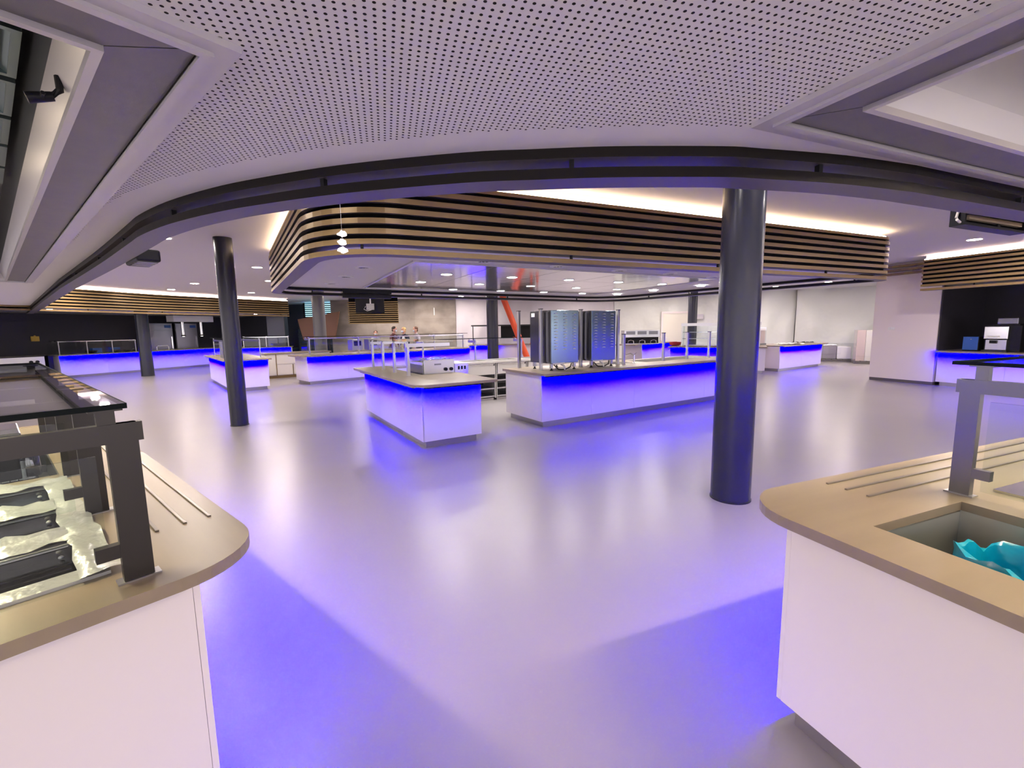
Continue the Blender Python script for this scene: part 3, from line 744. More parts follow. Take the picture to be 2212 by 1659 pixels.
bg = thing('waste_bag', 'bright blue plastic bag lining the opening in the worktop', 'plastic bag', (RO[0], RO[1], WT + 0.045), ang(RA))
fl(bag(), -1).build('bag_body', 'blue_bag', bg, smooth=True, fix=False)
cw = thing('cold_well', 'steel framed well with a dark basin beyond the guard post', 'cold well', (RO[0], RO[1], WT), ang(RA))
fl(MB().sweep(rect(1.13, 1.85, 0.49, 0.93), rect(1.04, 1.94, 0.40, 1.02), 0.0, 0.010, closed=True), -1).build('frame', 'steel_bright', cw)
w = MB()
for q in ((1.13, 1.136, 0.49, 0.93), (1.844, 1.85, 0.49, 0.93), (1.13, 1.85, 0.49, 0.496), (1.13, 1.85, 0.924, 0.93)): w.box(*q, -0.12, 0.004)
fl(w, -1).build('basin_wall', 'steel_bright', cw)
fl(MB().box(1.13, 1.85, 0.49, 0.93, -0.13, -0.12), -1).build('basin_floor', 'steel_dark', cw)
guard('dark steel glass guard with a shelf beyond the waste opening', RO, RA, (0.885, 1.75, 2.6, 3.5), 0.36, 1.05, 1.385, (0.86, 3.7, 0.30, 1.12), sy=-1, pw=0.065, end=(0,), shelf_z=0.06, m='steel_dark')

# --- long island with the ovens
IO = (0.48, 7.05)
counter('serving_counter', 'long white island counter carrying the two steel ovens', IO, U_I, (0, 5.35, 0, 1.12), 'f', off=0.085, seam=1.1, cz=0.7)
wi = thing('worktop', 'tan worktop of the long island under the steel ovens', 'worktop', (IO[0], IO[1], 0), ang(U_I))
MB().prism(keyhole(round_poly(rect(-0.04, 2.75, -0.13, 1.18), [0.05, 0, 0, 0.02], 4), rect(1.9, 2.65, 0.5, 1.0)), WU, WT).build('slab', 'worktop', wi)
MB().prism(keyhole(round_poly(rect(2.75, 5.42, -0.13, 1.18), [0, 0.05, 0.02, 0], 4), rect(2.95, 5.0, 0.45, 1.0)), WU, WT).build('slab', 'worktop', wi)
for k, (a, b, c, d, nm) in enumerate(((1.9, 2.65, 0.5, 1.0, 'steel sink let into the long island near the ovens'), (2.95, 5.0, 0.45, 1.0, 'long steel basin let into the long island behind the big column'))):
    s = thing('sink', nm, 'sink', (IO[0], IO[1], WT), ang(U_I))
    for q in ((a, a + .006, c, d), (b - .006, b, c, d), (a, b, c, c + .006), (a, b, d - .006, d)): MB().box(*q, -0.16, 0.003).build('basin_wall', 'steel_satin', s)
    MB().box(a, b, c, d, -0.17, -0.16).build('basin_floor', 'steel_dark', s)
fa = thing('faucet', 'chrome tap standing on the long island beside the ovens', 'tap', (IO[0] + U_I[0] * 2.58 - U_I[1] * 0.42, IO[1] + U_I[1] * 2.58 + U_I[0] * 0.42, WT), ang(U_I))
MB().lathe([(0.028, 0), (0.028, 0.01), (0.018, 0.02), (0.018, 0.17)], 14).build('stem', 'steel_bright', fa, smooth=True)
MB().tube([(0, 0, 0.15), (-0.05, 0.05, 0.20), (-0.11, 0.11, 0.17), (-0.13, 0.13, 0.10)], 0.012, 8).build('spout', 'steel_bright', fa, smooth=True)
MB().tube([(0, 0, 0.17), (0.04, -0.02, 0.21)], 0.008, 6).build('lever', 'steel_bright', fa)
for k, (s, t, h, nm) in enumerate(((0.30 - 0.04, 1.06, 1.93, 'tall square steel post at the back corner by the nearer oven'), (0.12 + 0.17, 0.42, 1.94, 'tall square steel post in front of the nearer oven corner'),
                            (1.22, 0.46, 1.94, 'tall square steel post between the two ovens'), (2.13, 0.43, 1.94, 'tall square steel post just past the farther oven'),
                            (2.22, 0.36, 1.48, 'short square steel post next to the tall one past the ovens'), (3.45, 0.42, 1.48, 'short square steel post beside the basin of the long island'),
                            (4.20, 0.40, 1.48, 'short steel post past the basin, second before the big column'), (4.95, 0.38, 1.48, 'short steel post hidden closest behind the big column'))):
    x = IO[0] + U_I[0] * s - U_I[1] * t; y = IO[1] + U_I[1] * s + U_I[0] * t
    p = thing('steel_post', nm, 'post', (x, y, WT), ang(U_I), 'steel posts on the long island')
    MB().box(-0.024, 0.024, -0.024, 0.024, 0, h - WT).build('upright', 'steel', p, bevel=0.003)
    MB().box(-0.03, 0.03, -0.03, 0.03, h - WT, h - WT + 0.012).build('cap', 'black_metal', p)
    MB().box(-0.035, 0.035, -0.035, 0.035, 0, 0.006).build('foot_plate', 'steel', p)
# ovens
def oven(label, s, t):
    x = IO[0] + U_I[0] * s - U_I[1] * t; y = IO[1] + U_I[1] * s + U_I[0] * t
    o = thing('combi_oven', label, 'oven', (x, y, WT), ang(U_I), 'combi ovens on the long island')
    W, D, z0, z1 = 0.60, 0.62, 0.12, 1.02
    MB().box(0, W, 0.012, D, z0, z1).build('body', 'oven_side', o, bevel=0.004)
    bp = MB().box(0.005, W - 0.005, 0.0, 0.012, z0 + 0.005, z1 - 0.004).build('back_plate', 'steel_back', o, bevel=0.003)
    lv = None
    for c in range(3):
        for r in range(13):
            px = 0.10 + c * 0.20; pz = z1 - 0.065 - r * 0.05
            if lv is None:
                m = MB(); n = 8; vs = []
                for k in range(n + 1):
                    a = math.pi * k / n; vs.append((0.034 * math.cos(a), 0.0, 0.016 * math.sin(a)))
                for k in range(n + 1):
                    a = math.pi * k / n; vs.append((0.030 * math.cos(a), -0.016, 0.004 + 0.010 * math.sin(a)))
                fs = [(k, k + 1, n + 2 + k, n + 1 + k) for k in range(n)] + [tuple(range(n + 1, 2 * n + 2))]
                lv = m.add(vs, fs).build('vent_louvre', 'white', bp, smooth=False); q = lv
            else: q = share(lv, bp)
            q.location = (px, -0.001, pz)
    MB().box(-0.012, 0.0, 0.05, D - 0.02, z0 + 0.03, z1 - 0.03).build('side_panel', 'oven_side', o)
    lb = MB().box(-0.0135, -0.012, 0.46, 0.56, z1 - 0.10, z1 - 0.035).build('sticker', 'white', o)
    MB().box(0.03, 0.28, -0.013, 0.0, z0 - 0.012, z0 + 0.012).build('rating_label', 'white', o)
    for fx in (0.05, W - 0.05):
        for fy in (0.06, D - 0.06):
            f = MB().box(fx - 0.022, fx + 0.022, fy - 0.022, fy + 0.022, 0.04, z0).build('leg', 'steel', o)
            MB().lathe([(0.028, 0.0), (0.028, 0.012), (0.012, 0.022), (0.012, 0.05)], 12, fx, fy).build('foot', 'black', f)
    MB().tube([(0.08, 0.03, 0.10), (0.14, -0.02, 0.02), (0.26, -0.05, 0.015), (0.40, -0.02, 0.05), (0.48, 0.05, 0.10)], 0.011, 8).build('cable', 'rubber', o, smooth=True)
    MB().tube([(0.24, 0.04, 0.10), (0.25, -0.03, 0.075), (0.24, -0.06, 0.03), (0.245, -0.065, 0.012)], 0.014, 8).build('drain_hose', 'white', o, smooth=True)
    MB().lathe([(0.018, z1), (0.018, z1 + 0.012)], 10, 0.2, 0.3).build('steam_vent', 'black', o)
    return o
oven('steel combi oven with a sticker on its side, at the end of the long island', 0.36, 0.22)
oven('steel combi oven farther along the island beside a tall post', 1.28, 0.24)

# --- small island in front with the fryer
JO = (-1.22, 5.86)
def LP(o, a, s, t): return (o[0] + a[0] * s - a[1] * t, o[1] + a[1] * s + a[0] * t)
jc = counter('serving_counter', 'small white island counter with the fryer and glass shelf', JO, U_I, (0, 0.90, 0, 1.15), 'fl', off=0.085, skip='l', seam=0.8)
MB().box(0.02, 0.42, 1.15, 3.05, 0.1, WU - 0.004).build('carcass', 'panel_grey', jc)
MB().box(0.06, 0.42, 1.1, 2.99, 0, 0.1).build('plinth', 'plinth', jc)
for a, b in ((0.0, 0.10), (0.103, 1.1), (1.103, 2.1), (2.103, 3.05)): MB().box(0, 0.019, a, b - 0.0, 0.1, WU - 0.003).build('panel', 'panel', jc)
MB().box(0, 0.44, 3.05, 3.069, 0.1, WU - 0.003).build('panel', 'panel', jc)
tape((-0.085, 3.05), (-0.085, 1.15), 0.02, 76).build('led_strip', 'led_blue', jc, fix=False)
wj = thing('worktop', 'tan worktop of the small island with a notch for the fryer', 'worktop', (JO[0], JO[1], 0), ang(U_I))
MB().prism(round_poly([(-0.13, -0.13), (1.12, -0.13), (1.12, 1.22), (0.46, 1.22), (0.46, 3.1), (1.12, 3.1), (1.12, 3.5), (-0.13, 3.5)], [0.22, 0.02, 0.02, 0, 0, 0.02, 0.02, 0.10], 6), WU, WT).build('slab', 'worktop', wj)
fy = thing('fryer', 'stainless fryer with a black knob in the notch of the small island', 'fryer', (*LP(JO, U_I, 0.50, 1.26), 0), ang(U_I))
MB().box(0, 0.58, 0, 0.72, 0.12, 1.05).build('body', 'steel_dark', fy, bevel=0.006)
MB().box(0.02, 0.56, -0.016, 0.0, 0.55, 1.13).build('front_panel', 'steel', fy, bevel=0.006)
MB().sweep(rect(0.04, 0.54, 0.06, 0.68), rect(0.0, 0.58, 0.02, 0.72), 1.05, 1.085, closed=True).build('rim', 'steel_bright', fy)
for px in (0.40, 0.50):
    MB().tube([(px, -0.016, 0.965), (px, -0.045, 0.965)], 0.028, 14).build('knob', 'black', fy, smooth=True)
MB().box(0.20, 0.32, -0.019, -0.016, 1.04, 1.065).build('name_plate', 'steel_dark', fy)
film_sheet(0.0, 0.60, 0.03, 0.75, 1.10, 0.06, 8, 10, 8).build('dust_film', 'film_clear', fy, smooth=True, fix=False)
cb = thing('control_box', 'small stainless control unit beside the fryer', 'control unit', (*LP(JO, U_I, 1.14, 1.50), 0), ang(U_I))
MB().box(0, 0.32, 0, 0.6, 0.1, 1.03).build('body', 'steel_satin', cb, bevel=0.004)
fp = MB().box(0.02, 0.30, -0.012, 0, 0.62, 1.02).build('front_panel', 'steel', cb)
for q in (0.10, 0.16, 0.22): MB().box(q, q + 0.035, -0.018, -0.012, 0.92, 0.98).build('switch', 'black', fp)
# guard over the small island: four posts and a glass shelf
gj = thing('glass_guard', 'glass shelf on square steel posts along the small island', 'sneeze guard', (JO[0], JO[1], WT), ang(U_I))
for s, t in ((0.24, 1.20), (0.24, 1.92), (0.24, 2.60), (0.24, 3.32), (0.92, 3.32)):
    p = MB().box(s - 0.02, s + 0.02, t - 0.032, t + 0.032, 0.004, 0.51).build('post', 'steel', gj)
    MB().box(s - 0.03, s + 0.03, t - 0.045, t + 0.045, 0, 0.005).build('foot_plate', 'steel', p)
for t in (1.20, 3.32): MB().box(0.20, 0.96, t - 0.016, t + 0.016, 0.455, 0.51).build('cross_bar', 'steel', gj)
sh = MB().box(0.16, 1.0, 1.12, 3.42, 0.535, 0.545).build('glass_shelf', 'glass_shelf', gj)
for s, t in ((0.24, 1.20), (0.24, 1.92), (0.24, 2.60), (0.24, 3.32)): MB().box(s - 0.012, s + 0.012, t - 0.012, t + 0.012, 0.51, 0.535).build('stud', 'steel_bright', gj)
for a, b in ((1.24, 1.88), (1.96, 2.56), (2.64, 3.28)): MB().box(0.236, 0.244, a, b, 0.05, 0.44).build('glass_pane', 'glass', gj)

# --- cooking line between the islands
CO = (-1.78, 9.10)
cab0 = None
cl = ['next to the fryer', 'second from the fryer', 'third from the fryer', 'partly behind the nearer oven', 'behind the farther oven']
for k in range(5):
    x, y = LP(CO, U_I, 0.84 * k, 0)
    lb = 'stainless kitchen cabinet with open shelves, ' + cl[k]
    if cab0 is None:
        cab0 = thing('kitchen_cabinet', lb, 'cabinet', (x, y, 0), ang(U_I), 'stainless cabinets of the cooking line')
        MB().box(0.0, 0.82, 0.70, 0.72, 0.06, 0.86).build('back_panel', 'steel_dark', cab0)
        for q in (0.0, 0.80): MB().box(q, q + 0.02, 0, 0.70, 0.06, 0.86).build('side_panel', 'steel_satin', cab0)
        for z in (0.08, 0.26, 0.44): MB().box(0.02, 0.80, 0.02, 0.70, z, z + 0.03).build('shelf', 'steel', cab0)
        MB().box(0.02, 0.80, 0.0, 0.7, 0.60, 0.62).build('divider', 'steel_satin', cab0)
        d = MB().box(0.03, 0.79, -0.02, 0.0, 0.61, 0.85).build('door', 'steel_satin', cab0, bevel=0.004)
        MB().box(0.06, 0.76, -0.045, -0.02, 0.835, 0.848).build('handle', 'steel_bright', d)
        MB().box(0.765, 0.785, -0.03, -0.02, 0.80, 0.845).build('latch', 'black', d)
        MB().box(0.03, 0.79, 0.05, 0.68, 0, 0.06).build('plinth', 'plinth', cab0)
    else: dup(cab0, (x, y, 0), ang(U_I), lb)
wc = thing('worktop', 'steel worktop with dark openings along the cooking line', 'worktop', (CO[0], CO[1], 0), ang(U_I))
for k in range(5):
    MB().prism(keyhole(rect(0.84 * k - 0.01, 0.84 * k + 0.83, -0.05, 0.75), rect(0.84 * k + 0.15, 0.84 * k + 0.69, 0.18, 0.6)), WU, WT).build('slab', 'steel_satin', wc)
    MB().box(0.84 * k + 0.15, 0.84 * k + 0.69, 0.18, 0.6, WU, WU + 0.01).build('well_floor', 'steel_dark', wc)
guard('glass guard along the stainless cooking line with a green tinted shelf', LP(CO, U_I, 0, 0), U_I, (0.2, 1.5, 2.8, 4.1), 0.66, 0.72, 1.36, (-0.1, 4.2, 0.35, 0.85), m='steel', pane_end=False, back_posts=False, pw=0.05)

# --- long counter behind, with glass guards
KO = (-6.25, 13.45); KA = (0.71, 0.704)
counter('serving_counter', 'long white counter behind the small island, with glass guard and blue front light', KO, KA, (0, 6.4, 0, 1.05), 'f', off=0.085, seam=1.3)
worktop('tan worktop of the long counter behind the small island', KO, KA, round_poly(rect(-0.22, 6.45, -0.13, 1.12), [0.12, 0.05, 0.05, 0.12], 4))
guard('long glass guard with steel rail on the counter behind the small island', KO, KA, (0.15, 1.75, 3.3, 4.8, 6.2), 0.16, 0.9, 1.42, (0.0, 6.35, 0.05, 0.6), m='steel', front=True, pane_end=True, end=(0,), back_posts=False, pw=0.05)
# second back row behind it
counter('serving_counter', 'white back counter with blue glow standing behind the long glass guard', LP(KO, KA, 2.2, 1.75), KA, (0, 2.3, 0, 0.7), 'f', off=0.085)
worktop('pale worktop of the back counter behind the long glass guard', LP(KO, KA, 2.2, 1.75), KA, rect(-0.05, 2.35, -0.13, 0.74))
for k, (s, lb) in enumerate(((0.35, 'steel dispenser box at the near end of the back counter'), (1.0, 'steel dispenser box second on the back counter behind the guard'))):
    t = thing('dispenser', lb, 'dispenser', (*LP(LP(KO, KA, 2.2, 1.75), KA, s, 0.35), WT), ang(KA), 'dispensers on the back counter')
    MB().box(-0.2, 0.2, -0.2, 0.2, 0, 0.42).build('body', 'steel', t, bevel=0.01)
    MB().box(-0.14, 0.14, -0.21, -0.2, 0.18, 0.36).build('window', 'ceramic_black', t)
    MB().box(-0.1, 0.1, -0.26, -0.2, 0.0, 0.03).build('drip_shelf', 'steel_bright', t)

# --- small buffet counter behind the slim column
SO = (-7.72, 11.95); SA = (0.76, 0.65)
counter('serving_counter', 'small white buffet counter half hidden by the slim dark column', SO, SA, (0, 0.98, 0, 3.9), 'fl', off=0.085, seam=1.0)
worktop('tan worktop of the buffet counter by the slim column', SO, SA, round_poly(rect(-0.13, 1.06, -0.13, 4.0), 0.03, 3))
t = guard('glass guard with clustered steel posts on the buffet counter by the slim column', SO, SA, (0.12, 0.9), 0.5, 3.4, 1.42, (0.05, 0.95, 0.4, 3.6), m='steel', pane_end=True, pw=0.05)
for k in range(4):
    MB().box(0.02, 0.07, 0.62 + k * 0.26, 0.66 + k * 0.26, 0.0, 0.48).build('post', 'steel', t)
# cream cabinet with doors in the gap between the two counters
cg = thing('kitchen_cabinet', 'cream double-door cabinet in the gap behind the buffet counter', 'cabinet', (-8.6, 15.35, 0), math.atan2(1.0, 1.2))
MB().box(0.0, 2.2, 0.02, 0.7, 0.1, 0.86).build('body', 'cream', cg)
for a, b, z0, z1 in ((0.02, 0.32, 0.12, 0.85), (0.36, 1.4, 0.5, 0.85), (0.36, 0.86, 0.12, 0.48), (0.9, 1.4, 0.12, 0.48), (1.44, 2.18, 0.12, 0.85)):
    d = MB().box(a, b, 0.0, 0.02, z0, z1).build('door', 'cream', cg, bevel=0.004)
MB().box(0.33, 0.355, -0.012, 0.0, 0.1, 0.86).build('trim_strip', 'slat', cg)
MB().box(0.87, 0.89, -0.012, 0.0, 0.1, 0.48).build('trim_strip', 'slat', cg)
MB().box(0.03, 2.17, 0.05, 0.66, 0, 0.1).build('plinth', 'slat', cg)
wk = tag(MB().box(-0.03, 2.25, -0.04, 0.75, WU, WT).build('worktop', 'worktop'), 'tan worktop over the cream cabinet', 'worktop')
wk.location = (-8.6, 15.35, 0); wk.rotation_euler = (0, 0, math.atan2(1.0, 1.2))

# --- far buffet counter along the dark wall
MO = (-17.05, 16.6); MA = (0.33, 0.944)
counter('serving_counter', 'long white buffet counter along the dark wall with blue front light', MO, MA, (0, 7.6, 0, 1.0), 'f', off=0.085, seam=1.5)
worktop('pale worktop of the buffet counter along the dark wall', MO, MA, round_poly(rect(-0.06, 7.7, -0.13, 1.05), 0.03, 3))
guard('low glass guard on thin posts at the end of the far buffet counter', MO, MA, (0.08, 0.95, 1.8, 2.65), 0.12, 0.9, 1.40, (0.0, 2.8, 0.04, 0.5), m='steel', front=True, pane_end=True, back_posts=False, pw=0.04, shelf_z=0.02)
for k, (s, r, lb) in enumerate(((1.2, 0.20, 'dark bowl under the low glass guard, nearest its open end'), (2.05, 0.18, 'dark bowl in the middle under the low glass guard'), (2.45, 0.20, 'dark bowl next to the dark column under the low glass guard'))):
    b = tag(MB().lathe([(0.06, 0), (0.07, 0.008), (r * 0.8, 0.05), (r, 0.11), (r - 0.012, 0.11), (r * 0.75, 0.06), (0.0, 0.02)], 20, cap=False).build('bowl', 'black', None, smooth=True), lb, 'bowl', 'dark bowls on the far buffet')
    b.location = (*LP(MO, MA, s, 0.35), WT)
for k, (s, lb) in enumerate(((1.55, 'blue box standing under the low glass guard, by the bowls'), (2.2, 'second blue box under the low glass guard, behind the bowls'))):
    b = tag(MB().box(-0.16, 0.16, -0.1, 0.1, 0, 0.2).build('storage_box', 'blue_label', None, bevel=0.01), lb, 'box', 'boxes on the far buffet')
    b.location = (*LP(MO, MA, s, 0.72), WT); b.rotation_euler = (0, 0, ang(MA))
rl = tag(MB().tube([(0, 0, 0), (0, 0.0, 0.16), (0.05, 0, 0.2), (0.45, 0, 0.2), (0.5, 0, 0.16), (0.5, 0, 0)], 0.018, 8).build('grab_rail', 'white', None, smooth=True), 'white bent grab rail on the far buffet beside the dark column', 'rail')
rl.location = (*LP(MO, MA, 3.55, 0.2), WT); rl.rotation_euler = (0, 0, ang(MA))
cr = thing('cooking_range', 'dark cooking range with a white side panel at the end of the far buffet counter', 'range', (*LP(MO, MA, -1.75, 0.0), 0), ang(MA))
MB().box(0, 1.35, 0.02, 0.95, 0.1, 0.90).build('body', 'black_metal', cr)
MB().box(-0.02, 1.37, -0.02, 0.97, 0.90, 0.94).build('cooktop', 'ceramic_black', cr)
fp = MB().box(0.02, 1.33, -0.005, 0.02, 0.30, 0.88).build('front_panel', 'white', cr)
for q in (0.95, 1.12): MB().tube([(q, -0.005, 0.70), (q, -0.05, 0.70)], 0.05, 12).build('knob', 'black', fp, smooth=True)
MB().box(0.05, 1.3, 0.08, 0.9, 0, 0.1).build('plinth', 'black', cr)
MB().box(1.46, 1.60, 0.05, 0.95, 0.02, 0.90).build('filler_panel', 'black', cr)
# refrigerators, heat lamps and lamp box behind and above it
f0 = None
for s, lb in ((4.15, 'tall steel refrigerator with a dark display, nearer the dark column'), (5.38, 'tall steel refrigerator with a blue display, by the heat lamps')):
    if f0 is None:
        f0 = thing('refrigerator', lb, 'refrigerator', (*LP(MO, MA, s, 1.62), 0), ang(MA), 'steel refrigerators')
        MB().box(0, 1.1, 0.03, 0.75, 0.1, 2.15).build('body', 'steel_dark', f0)
        d = MB().box(0.02, 1.08, 0.0, 0.03, 0.12, 1.82).build('door', 'steel_fridge', f0, bevel=0.004)
        MB().box(0.98, 1.02, -0.035, 0.0, 0.9, 1.5).build('handle', 'steel_bright', d)
        q = MB().box(0.02, 1.08, 0.0, 0.03, 1.84, 2.14).build('header', 'steel_fridge', f0)
        MB().box(0.72, 1.02, -0.006, 0.0, 1.93, 2.06).build('display', 'blue_label', q)
        MB().box(0.05, 1.05, 0.06, 0.7, 0, 0.1).build('plinth', 'black', f0)
    else: dup(f0, (*LP(MO, MA, s, 1.62), 0), ang(MA), lb)
hb = thing('lamp_canopy', 'white lamp box hanging over the far buffet with two heat lamps', 'lamp box', (*LP(MO, MA, 4.5, 0.35), 0), ang(MA))
MB().box(0, 1.95, 0, 0.5, 2.2, 2.5).build('housing', 'white', hb, bevel=0.01)
for q in (0.55, 1.45):
    p = MB().tube([(q, 0.25, 2.2), (q, 0.25, 1.56)], 0.07, 14).build('lamp_tube', 'steel_bright', hb, smooth=True)
    MB().lathe([(0.06, 1.5), (0.11, 1.54), (0.07, 1.58)], 16, q, 0.25).build('shade', 'steel_bright', p, smooth=True)
    MB().lathe([(0.05, 1.496), (0.05, 1.5)], 14, q, 0.25).build('bulb', 'heat_lamp', p)
    MB().tube([(q + 0.22, 0.25, 2.2), (q + 0.22, 0.25, 2.5)], 0.01, 6).build('hanger', 'black', p)
# spot lamps under the far canopy
s0 = None
for x, y, lb in ((-15.6, 15.1, 'small downlight under the far canopy, nearest the lowered ceiling'), (-15.3, 17.4, 'small downlight under the far canopy, second in its row'), (-14.6, 19.6, 'small downlight under the far canopy, beside the white lamp box'),
                 (-12.5, 21.8, 'small downlight under the dim end of the far canopy'), (-13.4, 22.5, 'small downlight over the dim seating corner')):
    if s0 is None: s0 = lamp('downlight', lb, x, y, Z0 + 0.15, 0.07, 'lamp_small', 'small downlights under the far canopy')
    else: dup(s0, (x, y, Z0 + 0.15), None, lb)

# --- bar with the coffee machine
NO = (10.92, 11.25)
counter('serving_counter', 'white bar counter with blue glow carrying the coffee machine', NO, RB, (0, 10.0, 0, 0.9), 'f', off=0.085, seam=1.2)
worktop('brown worktop of the bar under the coffee machine', NO, RB, rect(0.0, 10.05, -0.13, 0.95))
cm = thing('coffee_machine', 'chrome and black coffee machine on the bar counter', 'coffee machine', (*LP(NO, RB, 0.72, 0.20), WT), ang(RB))
MB().box(0.0, 0.62, 0.10, 0.6, 0.0, 0.62).build('body', 'black', cm, bevel=0.01)
q = MB().box(0.02, 0.44, 0.0, 0.1, 0.30, 0.60).build('chrome_front', 'steel_bright', cm, bevel=0.012)
MB().box(0.08, 0.30, -0.012, 0.0, 0.34, 0.38).build('button_strip', 'white', q)
MB().box(0.06, 0.42, 0.02, 0.1, 0.05, 0.28).build('splash_plate', 'steel', cm)
MB().box(0.14, 0.26, -0.02, 0.06, 0.20, 0.27).build('brew_head', 'black', cm)
MB().box(0.02, 0.46, -0.05, 0.1, 0.0, 0.04).build('drip_tray', 'black_metal', cm)
MB().box(0.18, 0.54, 0.12, 0.5, 0.64, 0.80).build('bean_hopper', 'steel_dark', cm, bevel=0.02)
MB().box(0.14, 0.58, 0.10, 0.54, 0.62, 0.645).build('hopper_base', 'black', cm)
gr = thing('milk_cooler', 'dark blue cooler box on the bar beside the coffee machine', 'cooler', (*LP(NO, RB, 0.36, 0.22), WT), ang(RB))
MB().box(0.0, 0.30, 0.0, 0.42, 0.01, 0.36).build('body', 'black', gr, bevel=0.01)
MB().box(0.01, 0.29, -0.012, 0.0, 0.03, 0.35).build('door', 'blue_label', gr, bevel=0.004)
MB().ellipsoid((0.16, -0.014, 0.29), (0.016, 0.006, 0.008), 8, 6).build('badge', 'steel_bright', gr)
# white wall block beside the bar
tag(MB().prism([LP((10.36, 12.68), RB, 0, 0), LP((10.36, 12.68), RB, 1.48, 0), LP((10.36, 12.68), RB, 1.48, 3.0), LP((10.36, 12.68), RB, 0, 3.0)], 0.08, CEIL).build('wall_white', 'white_wall'), None, kind='structure')
tag(MB().prism([LP((10.36, 12.68), RB, 0.01, 0.012), LP((10.36, 12.68), RB, 1.48, 0.012), LP((10.36, 12.68), RB, 1.48, 2.9), LP((10.36, 12.68), RB, 0.01, 2.9)], 0, 0.08).build('baseboard_white', 'slat_under'), None, kind='structure')
ws = thing('bronze_slat_band', 'narrow bronze slats along the top of the white wall', 'slats', (10.36, 12.68, 0), ang(RB))
for k in range(3): MB().box(-0.12, 1.5, -0.12, 0.0, 2.90 + 0.1 * k, 2.952 + 0.1 * k).build('slat', 'slat', ws)
sw = thing('wall_switch', 'small white switch plate on the white wall', 'switch', (*LP((10.36, 12.68), RB, 0.38, -0.008), 1.42), ang(RB))
MB().box(0, 0.16, 0, 0.008, 0, 0.085).build('plate', 'white', sw, bevel=0.002)
for q in (0.012, 0.085): MB().box(q, q + 0.06, -0.006, 0, 0.014, 0.07).build('rocker', 'white', sw)
tag(MB().prism([LP(NO, RB, -0.06, 2.0), LP(NO, RB, 11, 2.0), LP(NO, RB, 11, 2.1), LP(NO, RB, -0.06, 2.1)], 0, CEIL).build('wall_bar', 'dark_wall'), None, kind='structure')
tag(MB().prism([LP(NO, RB, -0.05, 0.02), LP(NO, RB, -0.02, 0.02), LP(NO, RB, -0.02, 2.0), LP(NO, RB, -0.05, 2.0)], WT + 0.002, Z0 + 0.15).build('wall_niche', 'dark_wall'), None, kind='structure')

# --- display counter and others by the plastic sheeting
QO = (5.75, 15.95); QA = (0.884, -0.467)
counter('serving_counter', 'white counter with a glass display case, beyond the big column', QO, QA, (0, 3.0, 0, 1.0), '', off=0.085)
tape((0, -0.085), (2.3, -0.085), 0.02, 76).build('led_strip', 'led_blue', COL.objects[-1].parent, fix=False)
worktop('tan worktop under the glass display case', QO, QA, rect(-0.06, 3.04, -0.13, 1.05))
def display(label, org, axis, s, t, W, H, D):
    o = thing('display_case', label, 'display case', (*LP(org, axis, s, t), WT), ang(axis))
    for x in (0, W): 
        for y in (0, D): MB().box(x - 0.018, x + 0.018, y - 0.018, y + 0.018, 0, H).build('upright', 'steel', o)
    MB().box(-0.03, W + 0.03, -0.03, D + 0.03, H, H + 0.10).build('canopy', 'steel', o)
    for z in (0.03, H * 0.36, H * 0.68):
        MB().box(0.02, W - 0.02, 0.03, D - 0.03, z, z + 0.02).build('shelf', 'steel_bright', o)
    MB().box(0.02, W - 0.02, 0.0, 0.008, 0.04, H).build('glass_pane', 'glass', o)
    MB().box(-0.004, 0.004, 0.02, D - 0.02, 0.04, H).build('glass_pane', 'glass', o)
    return o
display('steel framed glass display case with three shelves beyond the big column', QO, QA, 0.36, 0.2, 2.45, 0.72, 0.6)
rb = tag(MB().lathe([(0.08, 0), (0.2, 0.03), (0.22, 0.14), (0.21, 0.14), (0.18, 0.05), (0, 0.03)], 18, cap=False).build('bowl', 'red', None, smooth=True), 'red bowl on the counter beside the glass display case', 'bowl')
rb.location = (*LP(QO, QA, -0.02 + 0.1, 0.6), WT)
RR = (9.25, 15.15); RRA = (0.83, 0.557)
counter('serving_counter', 'short white counter with blue glow near the wrapped pallets', RR, RRA, (0, 3.25, 0, 1.0), 'f', off=0.085, seam=1.7)
worktop('brown worktop of the short counter near the wrapped pallets', RR, RRA, round_poly(rect(0.0, 3.5, -0.13, 1.06), 0.03, 3))
b = tag(film_sheet(0, 0.9, 0, 0.5, 0.02, 0.05, 10, 6, 21).build('folded_sheet', 'white', None, fix=False), 'white folded plastic sheet lying on the short counter', 'sheet'); b.location = (*LP(RR, RRA, 0.7, 0.3), WT)
b = tag(film_sheet(0, 0.7, 0, 0.3, 0.03, 0.05, 10, 6, 22).build('black_cloth', 'black', None, fix=False), 'black cloth lying on the short counter', 'cloth'); b.location = (*LP(RR, RRA, 1.9, 0.35), WT)
cc = thing('wrapped_cabinet', 'small film wrapped glass cabinet on the short counter', 'cabinet', (*LP(RR, RRA, 0.0, 0.75), WT), ang(RRA))
MB().box(-0.1, 0.55, 0, 0.4, 0, 0.06).build('base', 'steel_dark', cc); MB().box(-0.06, 0.5, 0.02, 0.38, 0.06, 0.60).build('body', 'carton_pink', cc, bevel=0.01)
MB().box(-0.08, 0.53, 0.0, 0.4, 0.06, 0.64).build('wrap', 'film_clear', cc)
XO = (5.55, 18.7); XA = (0.67, 0.742)
counter('serving_counter', 'white counter with blue glow in front of the white sheeted door', XO, XA, (0, 3.3, 0, 0.9), 'f', off=0.085)
worktop('brown worktop of the counter in front of the sheeted door', XO, XA, rect(-0.9, 3.4, -0.13, 0.95))
ap = thing('drink_dispenser', 'low black and steel dispenser unit in front of the sheeted door', 'dispenser', (*LP(XO, XA, -0.65, 0.5), WT), R(2))
